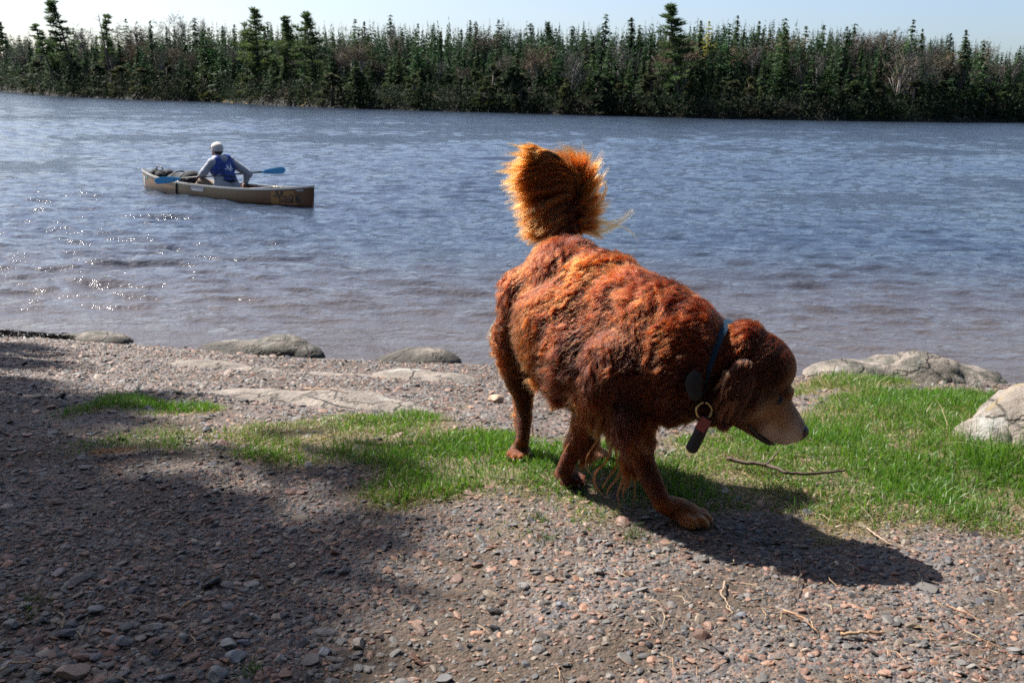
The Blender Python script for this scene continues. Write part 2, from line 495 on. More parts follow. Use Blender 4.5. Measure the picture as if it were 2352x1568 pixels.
# ------------------------------------------------------------------ boulders
b = NB('granite')
P = b.pos()
base = b.ramp(b.noise(P, 9, 6, .6), [(.3, (.13, .11, .095)), (.5, (.225, .19, .16)), (.7, (.31, .265, .225))])
speck = b.noise(P, 150, 3, .6)
base = b.mix(b.ramp(speck, [(.56, 0.0), (.66, .75)]), base, (.10, .09, .085))
base = b.mix(b.ramp(b.noise(P, 16, 6, .7), [(.56, 0.0), (.68, .8)]), base, (.095, .085, .08))
base = b.mix(b.ramp(b.noise(P, 5.2, 5, .6), [(.60, 0.0), (.66, .7)]), base, (.34, .34, .31))
lich = b.ramp(b.noise(P, 7.7, 4, .5), [(.63, 0.0), (.68, .8)])
nz = b.n('ShaderNodeSeparateColor', Color=b.attr()).outputs
base = b.mix(b.math('MULTIPLY', lich, nz[0]), base, (.26, .19, .08))
base = b.mix(nz[1], base, (.045, .038, .032))
base = b.mix(b.math('MULTIPLY', b.ramp(b.noise(P, 11, 5, .7), [(.4, 0.0), (.62, 1.0)]), nz[2]), base, (.05, .052, .04))
crk = b.ramp(b.n('ShaderNodeTexVoronoi', _feature='DISTANCE_TO_EDGE', Vector=b.mix(.25, P, b.noise(P, 4, 4, .6, 'Color')), Scale=4.2).outputs[0], [(0.0, 0.0), (.035, 1.0)])
base = b.mix(crk, b.mix(.6, base, (.04, .035, .03)), base)
pb = b.bsdf(Base_Color=base, Roughness=.8, Normal=b.bump(b.math('ADD', b.math('ADD', b.noise(P, 30, 6, .7), b.math('MULTIPLY', speck, .25)), b.math('MULTIPLY', crk, .6)), .9, .02)); pb.inputs['Specular IOR Level'].default_value = .25
M_ROCK = b.m

def ridge(u, pts):
    return np.interp(u, [p[0] for p in pts], [p[1] for p in pts])

def boulder(name, label, lobes, base, seed, attr=(0, 0, 0), wetz=None, group=None, rough=.05):
    """a rock grown from overlapping lobes: (centre, radii, turn) -> outermost surface sampled radially, then roughened"""
    V, F = ICO[5]; D = V.copy(); C0 = np.mean([l[0] for l in lobes], 0); R = np.zeros(len(D))
    for c, rad, rz in lobes:
        ca, sa = math.cos(rz), math.sin(rz); A = np.array([[ca, sa, 0], [-sa, ca, 0], [0, 0, 1]])/np.array(rad)[:, None]
        d = D@A.T; o = A@(C0-np.array(c)); aa = (d*d).sum(1); bb = d@o; cc = o@o-1
        disc = bb*bb-aa*cc; t = np.where(disc > 0, (-bb+np.sqrt(np.maximum(disc, 0)))/aa, 0)
        R = np.maximum(R, t)
    for _ in range(2):                                         # soften the seams between the lobes
        acc = R.copy(); cnt = np.ones(len(R))
        for i, j in ((0, 1), (1, 2), (2, 0)):
            np.add.at(acc, F[:, i], R[F[:, j]]); np.add.at(cnt, F[:, i], 1)
        R = acc/cnt
    Pw = D*R[:, None]
    n1, n2, n3 = Wave(14, 1.2, 5, seed, 3)(Pw), Wave(20, 6, 22, seed+1, 3)(Pw), Wave(30, 25, 70, seed+2, 3)(Pw)
    R = R*(1+rough*(.6*n1+.35*np.abs(n2)-.25)+.006*n3)
    Pw = D*R[:, None]+C0
    col = np.zeros((len(Pw), 3)); col[:] = attr
    if wetz is not None: col[:, 1] = .95*(1-smooth(wetz, wetz+.07, Pw[:, 2]+.03*n1))
    o = link(name, fmesh(name, Pw-np.array(base), F, col, True), M_ROCK); o.location = base
    return tag(o, label, 'boulder' if 'boulder' in name else 'rock', group)

def gp(x, y, dz=0.0): return np.array([x, y, float(ground_z(x, y))+dz])
def pp(X, Y, y): return at(X*S_, Y*S_, y)

boulder('boulder', 'long grey boulder with pale top and dark flank at the water edge behind the grass',
        [(pp(2100, 902, 5.0), (.27, .28, .225), .1), (pp(1972, 900, 4.95), (.31, .25, .18), -.05), (pp(2205, 918, 4.95), (.21, .26, .17), .3), (pp(2045, 898, 5.1), (.34, .24, .205), 0)],
        gp(2.2, 4.95), 31, (0, 0, .95), rough=.07)
boulder('boulder', 'tall tan boulder with yellow lichen cut by the right edge',
        [(pp(2405, 1030, 3.25), (.26, .23, .235), 0), (pp(2440, 1078, 3.15), (.20, .18, .19), .4), (pp(2362, 978, 3.31), (.13, .14, .14), 0)],
        gp(1.75, 3.25), 41, (.6, 0, .25), rough=.05)
boulder('boulder', 'rounded pale grey boulder leaning on the taller lichen boulder',
        [(pp(2258, 1060, 3.20), (.135, .14, .155), .3), (pp(2232, 1070, 3.17), (.095, .12, .12), 0)],
        gp(1.58, 3.25), 51, (0, 0, .1), rough=.03)
SR = 'rocks along the near water edge'
boulder('shore_rock', 'low brownish rock at the water edge left of the darker rounded one', [(pp(535, 812, 6.5), (.30, .24, .075), 0), (pp(600, 812, 6.55), (.22, .2, .085), 0)],
        gp(-1.75, 6.5), 61, (0, .25, .6), .03, SR)
boulder('shore_rock', 'dark rounded rock at the water edge below the canoe', [(pp(645, 806, 6.45), (.21, .22, .11), .2), (pp(700, 820, 6.40), (.14, .16, .08), .2)],
        gp(-1.45, 6.42), 64, (0, .25, .9), .03, SR)
boulder('shore_rock', 'flat domed rock at the water edge left of the dog', [(pp(975, 836, 6.33), (.27, .22, .11), 0), (pp(920, 840, 6.36), (.2, .2, .08), 0)],
        gp(-.55, 6.3), 67, (0, .1, .7), .02, SR)
boulder('shore_rock', 'low dark rock at the far left of the water edge', [(pp(225, 790, 6.68), (.22, .16, .085), 0), (pp(265, 790, 6.64), (.10, .14, .07), 0), (pp(165, 786, 6.7), (.16, .14, .06), 0)],
        gp(-2.85, 6.65), 70, (0, .35, .9), .03, SR)
EM = 'half buried slabs on the beach'
def slab(label, X, Y, lobes, seed):
    x, y = og(X, Y); g = gp(x, y)
    L = [(gp(x+dx, y+dy, dz), rad, rz) for dx, dy, dz, rad, rz in lobes]
    boulder('rock_slab', label, L, g, seed, (0, 0, .15), None, EM, .02)
slab('pale half buried slab nearest the canoe on the beach', 470, 843, [(0, 0, -.03, (.30, .13, .062), -.05), (.32, -.08, -.03, (.22, .07, .045), -.15)], 73)
slab('thin pale streak of buried rock in the middle of the beach', 740, 862, [(0, 0, -.02, (.24, .06, .035), -.12), (.2, -.05, -.02, (.14, .05, .03), -.2)], 74)
slab('sandy coloured half buried slab with a dark pebble on it', 972, 868, [(-.08, .05, -.03, (.24, .16, .07), -.2), (.14, -.07, -.03, (.18, .15, .06), -.3)], 75)
slab('largest half buried slab just above the grass', 700, 922, [(-.25, .06, -.04, (.36, .15, .065), -.05), (.16, -.03, -.04, (.28, .20, .075), -.25), (.42, -.16, -.05, (.22, .13, .07), -.4)], 76)

# dark wet weed washed ashore at the left
bag = Bag(); r = np.random.default_rng(12)
c0 = np.array(og(20, 800)); 
for _ in range(4200):
    p = np.array([r.uniform(-4.6, -3.02), 0]); p[1] = np.interp(p[0], SHX, SHY)+.04-abs(r.normal(0, .06+.42*min(.7, max(0, -3.05-p[0]))))
    a = r.uniform(0, 6.28); L = r.uniform(.04, .16); z = float(ground_z(p[0], p[1]))
    q = np.array([math.cos(a), math.sin(a)])*L; h = r.uniform(.003, .03)
    pts = [(p[0], p[1], z), (p[0]+q[0]*.5, p[1]+q[1]*.5, z+h), (p[0]+q[0], p[1]+q[1], z+h*.4)]
    bag.tube(pts, [.004, .004, .001], 3)
wd = link('washed_up_weed', bag.mesh('washed_up_weed'), simple('wet_weed', (.022, .018, .012), .25))
tag(wd, 'dark wet weed washed up at the left end of the beach', 'weed', kind='stuff')

# ------------------------------------------------------------------ grass
b = NB('grass_blade')
c = b.attr()
d = b.n('ShaderNodeBsdfPrincipled', Base_Color=c, Roughness=.42); d.inputs['Specular IOR Level'].default_value = .4
tcol = b.mix(1.0, c, (1.25, 1.35, .55), 'MULTIPLY')
t = b.n('ShaderNodeBsdfTranslucent', Color=tcol)
mx = b.n('ShaderNodeMixShader', Fac=.42); b.t.links.new(d.outputs[0], mx.inputs[1]); b.t.links.new(t.outputs[0], mx.inputs[2])
b.t.links.new(mx.outputs[0], b.out.inputs[0])
M_GRASS = b.m

def blades(P, hgt, wid, lean, cols, r):
    n = len(P); z = ground_z(P[:, 0], P[:, 1])
    a = r.uniform(0, 6.28, n); la = r.uniform(0, 6.28, n)
    side = np.stack([np.cos(a), np.sin(a), np.zeros(n)], 1)*wid[:, None]
    ld = np.stack([np.cos(la), np.sin(la), np.zeros(n)], 1)
    base = np.stack([P[:, 0], P[:, 1], z-.004], 1)
    V = np.zeros((n, 7, 3)); C = np.zeros((n, 7, 3))
    for k, (f, wf) in enumerate([(0, .8), (.38, 1.0), (.74, .7)]):
        c = base+ld*(lean*f**1.9*hgt)[:, None]; c[:, 2] += hgt*f*(1-.33*lean*f)
        V[:, 2*k] = c-side*wf; V[:, 2*k+1] = c+side*wf
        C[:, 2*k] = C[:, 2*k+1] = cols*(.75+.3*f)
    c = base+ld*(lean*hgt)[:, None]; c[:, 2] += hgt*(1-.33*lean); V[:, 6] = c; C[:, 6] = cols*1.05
    F = np.array([(0, 1, 3), (0, 3, 2), (2, 3, 5), (2, 5, 4), (4, 5, 6)])
    return V.reshape(-1, 3), (F[None]+(np.arange(n)*7)[:, None, None]).reshape(-1, 3), C.reshape(-1, 3)

r = np.random.default_rng(8)
def grass_points(n, x0, x1, y0, y1, power):
    p = np.stack([r.uniform(x0, x1, n), r.uniform(y0, y1, n)], 1)
    p = p[np.abs(p[:, 0]) < .56*p[:, 1]+.12]
    return p[r.random(len(p)) < grass_mask(p)**power]
GT = Wave(18, 1.5, 9, 77); GD = Wave(14, .5, 3.0, 78)
gb = Bag()
def add_grass(p, hm):
    n = len(p)
    tuft = GT(p); dry = GD(p); m = grass_mask(p)
    sparse = smooth(-.1, -1.15, tuft)                       # thin spots between tufts
    k = (r.random(n) > .6*sparse) & (r.random(n) < .80+.20*smooth(-.75, .1, p[:, 0])); p, tuft, dry, m = p[k], tuft[k], dry[k], m[k]; n = len(p)
    h = hm*np.exp(r.normal(0, .32, n))*(.88+.14*np.clip(tuft, -1, 1.6))*(.55+.45*m)
    right = smooth(.9, 1.7, p[:, 0])
    h *= 1+.35*right
    G = np.array([(.060, .150, .016), (.082, .185, .022), (.105, .205, .030), (.045, .12, .020), (.13, .20, .040)])
    c = G[r.integers(0, len(G), n)]*np.exp(r.normal(0, .16, (n, 1)))
    isdry = r.random(n) < np.clip(.30+.16*dry+.55*(1-m)**1.3, .06, .9)
    D = np.array([(.36, .28, .15), (.28, .22, .12), (.42, .35, .22), (.22, .15, .08)])
    c[isdry] = D[r.integers(0, 4, isdry.sum())]*np.exp(r.normal(0, .15, (isdry.sum(), 1)))
    lean = np.abs(r.normal(.45, .35, n)); lean[isdry] += .9; h[isdry] *= .8
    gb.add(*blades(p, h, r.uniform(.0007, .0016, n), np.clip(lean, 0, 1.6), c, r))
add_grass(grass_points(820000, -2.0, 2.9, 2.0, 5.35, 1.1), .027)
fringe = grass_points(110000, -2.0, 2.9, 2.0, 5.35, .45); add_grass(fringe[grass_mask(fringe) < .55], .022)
# tufts
tc = grass_points(700, -1.6, 2.8, 2.2, 5.2, .6)
tp = np.repeat(tc, 34, 0)+r.normal(0, .018, (len(tc)*34, 2)); add_grass(tp, .038)
tc = np.array([og(70, 1395), og(575, 1545), og(1230, 1195), og(1460, 1235), og(880, 1160), og(1250, 1240)]); tp = np.repeat(tc, 60, 0)+r.normal(0, .02, (len(tc)*60, 2))
gb.add(*blades(tp, np.abs(r.normal(.022, .008, len(tp))), r.uniform(.0008, .0015, len(tp)), np.abs(r.normal(.7, .3, len(tp))), np.array([.06, .11, .025])*np.exp(r.normal(0, .3, (len(tp), 1))), r))
# tall blades before the right boulders
for (X, Y, n, sp_) in ((2215, 1050, 40, .05), (2290, 1070, 70, .07), (2345, 1075, 60, .06), (2200, 1010, 25, .04), (2080, 903, 60, .2), (1900, 890, 60, .12)):
    c = np.array(og(X, Y)); q = c+r.normal(0, sp_, (n, 2)); add_grass(q, .085)
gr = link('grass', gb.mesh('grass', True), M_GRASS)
tag(gr, 'green grass with dry straw between the gravel and the lake', 'grass', kind='stuff')

# dry needles and straw litter on the gravel
r = np.random.default_rng(15)
bag = Bag()
for i in range(900):
    y = math.sqrt(r.uniform(1.5**2, 3.2**2)); x = r.uniform(-.55, .55)*y; a = r.normal(0, .9); L = r.uniform(.012, .06); z = float(ground_z(x, y))+.008
    cv = r.normal(0, .25)*L; ca, sa = math.cos(a), math.sin(a)
    pts = [(x-ca*L/2, y-sa*L/2, z), (x-sa*cv, y+ca*cv, z+.004), (x+ca*L/2, y+sa*L/2, z+r.uniform(-.002, .006))]
    bag.tube(pts, [.0007, .0011, .0006], 4, np.array([(.30, .19, .10), (.36, .27, .16), (.22, .11, .05), (.14, .09, .06)])[r.integers(0, 4)])
b = NB('dry_litter'); b.bsdf(Base_Color=b.attr(), Roughness=.7); M_LIT = b.m
lt = link('litter', bag.mesh('litter'), M_LIT)
tag(lt, 'brown conifer needles and straw strewn over the gravel', 'litter', kind='stuff')

# sticks one can point at
b = NB('bark_stick'); P = b.pos()
c = b.mix(1.0, b.attr(), b.mix(b.noise(P, 90, 5, .7), (.5, .5, .5), (1.5, 1.45, 1.4)), 'MULTIPLY')
b.bsdf(Base_Color=c, Roughness=.8, Normal=b.bump(b.noise(P, 200, 3), .5, .003)); M_STICK = b.m
def stick(name, label, pts, rad, col, lift=.012, side=None, cat='twig', group=None):
    bag = Bag()
    def path(q):
        out = []
        for X, Y, dz in q:
            x, y = og(X, Y); out.append((x, y, float(ground_z(x, y))+lift+dz))
        q = np.array(out); t = np.linspace(0, 1, len(q)); tt = np.linspace(0, 1, len(q)*5)
        q = np.stack([np.interp(tt, t, q[:, i]) for i in range(3)], 1); q += np.random.default_rng(len(label)).normal(0, .0012, q.shape)
        return q
    q = path(pts); bag.tube(q, np.linspace(rad, rad*.45, len(q)), 7, col)
    if side: q2 = path(side); bag.tube(q2, np.linspace(rad*.6, rad*.25, len(q2)), 6, tuple(x*1.6 for x in col))
    o = link(name, bag.mesh(name, True), M_STICK); return tag(o, label, cat, group)
stick('fallen_branch', 'dark forked branch lying on the grass under the dog head', [(1668, 1078, .012), (1720, 1090, .016), (1760, 1096, .016), (1800, 1107, .012), (1850, 1112, .01), (1900, 1108, .012), (1935, 1106, .014)], .0068, (.060, .038, .026), .02,
      [(1755, 1096, .016), (1775, 1080, .025), (1792, 1066, .03)], 'branch')
TW = 'dry twigs on the gravel'
for lab, pts, rad, col in [
    ('pale bent twig on the bright gravel under the shadow', [(1665, 1345, 0), (1655, 1375, .004), (1670, 1395, 0), (1678, 1412, 0)], .0024, (.30, .22, .15)),
    ('dark twig crossing the lower edge of the dog shadow', [(1838, 1290, .004), (1838, 1330, .006), (1828, 1370, .002), (1808, 1395, 0)], .0024, (.07, .05, .04)),
    ('long reddish twig right of centre at the bottom', [(1800, 1410, .002), (1845, 1438, .006), (1880, 1462, 0)], .0022, (.32, .18, .10)),
    ('pale forked straw twig above the shadow tip', [(1990, 1222, .004), (2020, 1250, .008), (2060, 1268, .004), (2110, 1272, 0)], .0022, (.34, .25, .17)),
    ('thin light twig lying on the shaded gravel at the far left', [(138, 1418, 0), (150, 1430, .006), (148, 1448, .004), (145, 1460, 0)], .0024, (.30, .22, .15)),
    ('orange brown twig on the gravel left of centre', [(435, 1388, 0), (425, 1405, .006), (408, 1418, 0)], .0026, (.30, .17, .07)),
    ('long dark twig in the gravel at the bottom left', [(395, 1530, .002), (440, 1500, .01), (500, 1470, .002)], .0026, (.13, .08, .055)),
    ('brown stem lying at the bottom right of centre', [(1930, 1468, .002), (1980, 1472, .008), (2030, 1466, .002)], .0040, (.28, .18, .10)),
    ('bundle of pale roots in the lower left corner', [(0, 1556, .004), (30, 1545, .012), (70, 1540, .01), (110, 1545, .004)], .003, (.32, .23, .15)),
    ('brown twig at the lower right edge', [(2170, 1405, .004), (2215, 1425, .008), (2255, 1438, .002)], .0026, (.26, .15, .09)),
    ('thin twig on the largest beach slab', [(700, 925, .05), (750, 930, .06), (800, 936, .05)], .004, (.30, .20, .13)),
]:
    stick('twig', lab, pts, rad, col, .008, None, 'twig', TW)
# fallen cedar sprig, shaded left
bag = Bag(); r = np.random.default_rng(3)
x0, y0 = og(200, 1055)
for i in range(40):
    a = .35+r.normal(0, .5); t = r.uniform(0, .12); L = r.uniform(.02, .05); z = float(ground_z(x0, y0))+.012
    bx, by = x0+t*math.cos(.35), y0+t*math.sin(.35)
    bag.tube([(bx, by, z+.006), (bx+L*.5*math.cos(a), by+L*.5*math.sin(a), z+.012), (bx+L*math.cos(a), by+L*math.sin(a), z+.004)], [.0022, .002, .0008], 4, (.33, .17, .07))
tag(link('cedar_sprig', bag.mesh('cedar_sprig'), M_LIT), 'orange brown dead cedar sprig on the shaded gravel at the left', 'sprig')

# ------------------------------------------------------------------ far shore and forest
FX = [-300, 0, 58, 146, 219, 263, 344, 428, 486, 559, 632, 684, 782, 855, 929, 1024, 1330]
FY = [83.4, 91.0, 96, 99.9, 101.9, 104.5, 108.2, 110.7, 112.3, 114.5, 116.2, 117.7, 119.6, 120.9, 121.6, 122, 130.4]
def shore_pt(X):
    Y = np.interp(X, FX, FY); d = ray(X, Y); t = CAM_H/-d[2]; return (CP+d*t)[:2]
HO = np.array([-6, 0, 1.2, 4, 12, 28, 45, 120]); HZ = np.array([-1.5, 0.0, .5, 1.0, 2.4, 4.8, 6.2, 7.5])
HN = Wave(14, .02, .15, 17)
def far_pt(X, o):
    """ground point o metres behind the far shoreline, seen in picture column X"""
    s = shore_pt(X); u = s/np.linalg.norm(s); p = s+u*o
    z = np.interp(o, HO, HZ)+.45*float(HN(p))*min(1, max(0, o/6))
    return np.array([p[0], p[1], z])
cols_ = list(np.linspace(-300, 1330, 220)); offs = [-6, -1, 0, .6, 1.2, 2.5, 4, 8, 12, 18, 24, 30, 38, 48, 70, 120]
V = np.array([[far_pt(X, o) for X in cols_] for o in offs])
# carry the land on to both sides
left = V[:, :1]+np.array([[-400, 420, 0]]); right = V[:, -1:]+np.array([[260, 40, 0]])
V = np.concatenate([left, V, right], 1)
b = NB('forest_floor'); P = b.pos()
c = b.mix(b.ramp(b.noise(P, .5, 6, .7), [(.35, 0.0), (.65, 1.0)]), (.010, .009, .007), (.022, .018, .012))
c = b.mix(b.ramp(b.noise(P, .16, 4, .6), [(.62, 0.0), (.70, .9)]), c, (.30, .20, .06))
b.bsdf(Base_Color=c, Roughness=.95, Normal=b.bump(b.noise(P, 1.5, 5, .7), 1.0, .5))
hill = link('hill', fmesh('hill', V.reshape(-1, 3), grid_faces(len(offs), V.shape[1]), None, True), b.m)
tag(hill, 'low wooded hill rising behind the far shoreline', 'hill', kind='structure')

def leaf_mat(name, rough=.75, tr=.35):
    b = NB(name)
    oi = b.n('ShaderNodeObjectInfo').outputs['Random']
    tint = b.ramp(oi, [(0, (.50, .56, .58)), (.35, (.76, .78, .70)), (.72, (1.05, .96, .66)), (1, (.60, .80, .66))])
    c = b.mix(1.0, b.attr(), tint, 'MULTIPLY')
    d = b.n('ShaderNodeBsdfPrincipled', Base_Color=c, Roughness=rough); d.inputs['Specular IOR Level'].default_value = .2
    t = b.n('ShaderNodeBsdfTranslucent', Color=c)
    mx = b.n('ShaderNodeMixShader', Fac=tr); b.t.links.new(d.outputs[0], mx.inputs[1]); b.t.links.new(t.outputs[0], mx.inputs[2])
    b.t.links.new(mx.outputs[0], b.out.inputs[0]); return b.m
M_NEEDLE = leaf_mat('conifer_needles'); M_TWIGS = leaf_mat('bare_twigs', .9, .0)
M_BARK = simple('conifer_bark', (.085, .065, .05), .9, nscale=6)
M_PALEBARK = simple('birch_bark', (.20, .18, .165), .8, nscale=3, namt=.35)

def tris(c, d1, d2, col, bag):
    """many triangles: centres c, half axes d1, d2"""
    n = len(c); V = np.stack([c-d1*.5-d2*.5, c+d1*.9, c-d1*.5+d2*.5], 1).reshape(-1, 3)
    bag.add(V, np.arange(n*3).reshape(-1, 3), None); bag.C.append(np.repeat(np.broadcast_to(col, (n, 3)), 3, 0))

def rand_unit(r, n):
    v = r.normal(size=(n, 3)); return v/np.linalg.norm(v, axis=1, keepdims=True)

def spruce(seed, rad, levels=30, per=6, club=True, base=.06, droop=.35, col=(.030, .048, .020), dens=6, size=.030):
    r = np.random.default_rng(seed); bag = Bag(); C, D1, D2, CC = [], [], [], []; rad *= 2.15; size *= 1.95; col = tuple(x*k for x, k in zip(col, (1.45, 1.75, 1.5)))
    lop = r.uniform(0, 6.28)
    for i in range(levels):
        f = base+(1-base)*(i+r.uniform(-.4, .4))/levels; f = min(max(f, base), .99)
        R = rad*(1-f)**.75*(1 if f > base+.12 else .75)*r.uniform(.65, 1.25)
        if club and f > .88: R = max(R, rad*.20*r.uniform(.6, 1.2))
        R = max(R, .007)
        if r.random() < .10: continue
        for _ in range(per):
            a = r.uniform(0, 6.28); L = R*r.uniform(.55, 1.15)*(1+.18*math.cos(a-lop)); k = max(3, int(dens*(.5+L/rad)))
            t = r.uniform(.15, 1, k); dirv = np.array([math.cos(a), math.sin(a), 0])
            c = dirv*(L*t)[:, None]; c[:, 2] = f-droop*L*t+.12*L*t**3+r.normal(0, .006, k)
            sd_ = np.array([-math.sin(a), math.cos(a), 0]); c += sd_*(r.normal(0, .18, k)*L*t)[:, None]
            d1 = dirv*.8+rand_unit(r, k)*.55; d1[:, 2] -= .25
            d2 = sd_+rand_unit(r, k)*.6
            s = size*r.uniform(.6, 1.2, k)*(.35+.65*(1-f))
            C.append(c); D1.append(d1*s[:, None]); D2.append(d2*(s*.9)[:, None]); CC.append(np.array(col)*np.exp(r.normal(0, .22, (k, 1)))*np.array([1, 1, 1]))
    C, D1, D2, CC = map(np.vstack, (C, D1, D2, CC)); tris(C, D1, D2, CC, bag)
    crown = bag.mesh('crown'); tb = Bag(); tb.tube([(0, 0, -.03), (0.003, 0, .5), (0, 0, .985)], [.012, .008, .0015], 6)
    return crown, tb.mesh('trunk', True)

def pine(seed, lean=(0, 0), limbs=17, reach=.20, start=.30, side=None, col=(.040, .062, .024), bend=0.0, tuft=34, tsize=.024):
    """old white pine: crooked stem, uneven upswept limbs with flat tufts and open gaps"""
    r = np.random.default_rng(seed); reach *= 1.15; limbs = int(limbs*1.9); col = tuple(x*1.9 for x in col); bag = Bag(); tb = Bag(); reach *= 1.12; C, D1, D2, CC = [], [], [], []
    def stem(f): return np.array([lean[0]*f+bend*f*f, lean[1]*f, f])
    fs = np.linspace(-.03, .98, 9); tb.tube([stem(f) for f in fs], np.interp(fs, [0, 1], [.015, .003]), 7)
    for i in range(limbs):
        f = start+(1-start)*(i+r.uniform(.1, .9))/limbs; a = r.uniform(0, 6.28)
        if side is not None and r.random() < .65: a = side+r.normal(0, .6)
        L = reach*(1.06-f)**.85*r.uniform(.45, 1.2)*(.75 if f < start+.12 else 1.0); p0 = stem(f)
        up = r.uniform(.05, .5); dirv = np.array([math.cos(a), math.sin(a), up])
        sd_ = np.array([-math.sin(a), math.cos(a), 0])
        tb.tube([p0, p0+dirv*L*.5-np.array([0, 0, .1*L]), p0+dirv*L*.95], [.0045, .003, .001], 4)
        ncl = max(3, int(10*L/reach))
        for j in range(ncl):
            t = r.uniform(.2, 1.0); cc = p0+dirv*L*t+sd_*r.normal(0, .22)*L*t-np.array([0, 0, .1*L*math.sin(t*3.1)])
            k = tuft; o = rand_unit(r, k)*np.array([1, 1, .45])*(.034*r.uniform(.6, 1.25))
            d1 = o/np.linalg.norm(o, axis=1, keepdims=True)+np.array([0, 0, .5])+dirv*.3; s = tsize*r.uniform(.5, 1.1, k)
            C.append(cc+o); D1.append(d1*s[:, None]); D2.append(rand_unit(r, k)*(s*.55)[:, None]); CC.append(np.array(col)*np.exp(r.normal(0, .2, (k, 1))*np.ones(3))*r.uniform(.8, 1.25))
    C, D1, D2, CC = map(np.vstack, (C, D1, D2, CC)); tris(C, D1, D2, CC, bag)
    return bag.mesh('crown'), tb.mesh('trunk', True)

def bare(seed, spread=.20, col=(.17, .145, .135), trunk=2, twig=.0022):
    """leafless birch or aspen: ascending limbs ending in a haze of fine twigs"""
    r = np.random.default_rng(seed); tb = Bag(); Q, C = [], []
    def grow(p, d, L, rad, lev):
        d = d/np.linalg.norm(d); q = p+d*L; m = (p+q)/2+rand_unit(r, 1)[0]*L*.06
        if lev <= 1: tb.tube([p, m, q], [rad, rad*.85, rad*.6], 5)
        else: Q.append((p, q, max(rad, twig)))
        if lev == 4: return
        n = (7, 6, 6, 5)[lev]
        for i in range(n):
            t = r.uniform(.3, 1.0); up = (.55, .5, .4, .3)[lev]
            grow(p+(q-p)*t, d*.75+rand_unit(r, 1)[0]*(.85 if lev else .62)+np.array([0, 0, up*.6]), L*r.uniform(.35, .62), rad*.5, lev+1)
    for k in range(trunk):
        a = r.uniform(0, 6.28); grow(np.array([0, 0, -.02]), np.array([.10*math.cos(a)*k, .10*math.sin(a)*k, 1.0]), .62*r.uniform(.85, 1.1), .011, 0)
    P0 = np.array([q[0] for q in Q]); P1 = np.array([q[1] for q in Q]); R = np.array([q[2] for q in Q]); n = len(Q)
    s = np.cross(P1-P0, rand_unit(r, n)); s /= np.linalg.norm(s, axis=1, keepdims=True)+1e-9; s *= R[:, None]
    V = np.stack([P0-s, P0+s, P1], 1).reshape(-1, 3); sc = np.array([spread/.26, spread/.26, 1]); V *= sc
    top = V[:, 2].max(); V /= np.array([1, 1, top])
    crown = fmesh('crown', V, np.arange(3*n).reshape(-1, 3), np.repeat(np.array(col)*np.exp(r.normal(0, .15, (n, 1))), 3, 0))
    me = tb.mesh('trunk', True); me.transform(Matrix.Diagonal((sc[0], sc[1], 1/top, 1)))
    return crown, me

def cedar(seed, rad=.30, col=(.060, .068, .028), n=2000, size=.055, shape=1.1):
    r = np.random.default_rng(seed); bag = Bag(); k = 26; C, D1, D2, CC = [], [], [], []
    for i in range(k):
        f = r.uniform(.03, 1)**.9; R = rad*(1-f)**.6*shape*r.uniform(.3, 1.0); a = r.uniform(0, 6.28)
        c = np.array([R*math.cos(a), R*math.sin(a), f*.93]); m = n//k
        o = rand_unit(r, m)*np.array([.6, .6, 1])*(.09*r.uniform(.7, 1.4)*(1.1-.5*f))*r.uniform(.5, 1, (m, 1))
        d1 = rand_unit(r, m)*.7+np.array([math.cos(a)*.5, math.sin(a)*.5, .25]); s = size*r.uniform(.5, 1.1, m)
        C.append(c+o); D1.append(d1*s[:, None]); D2.append(rand_unit(r, m)*(s*.7)[:, None]); CC.append(np.array(col)*np.exp(r.normal(0, .22, (m, 1)))*r.uniform(.8, 1.3))
    C, D1, D2, CC = map(np.vstack, (C, D1, D2, CC)); tris(C, D1, D2, CC, bag)
    tb = Bag(); tb.tube([(0, 0, -.04), (0, 0, .5), (0, 0, .9)], [.03, .02, .005], 6)
    return bag.mesh('crown'), tb.mesh('trunk', True)

def tree_proto(name, meshes, mat, bark):
    root = bpy.data.objects.new(name, None); root.empty_display_size = .1
    c, t = meshes
    c.materials.append(mat); t.materials.append(bark)
    parts = []
    for nm, me in (('crown', c), ('trunk', t)):
        o = bpy.data.objects.new(nm, me); o.parent = root; parts.append(o)
    return root, parts

def plant(proto, base, h, w=None, rz=None, label=None, cat='tree', group=None, tilt=(0, 0)):
    root, parts = proto
    e = root.copy(); COL.objects.link(e)
    w = h if w is None else w
    e.location = base; e.scale = (w, w, h); e.rotation_euler = (tilt[0], tilt[1], random.uniform(0, 6.28) if rz is None else rz)
    for p in parts:
        q = p.copy(); COL.objects.link(q); q.parent = e
    tag(e, label, cat, group); return e

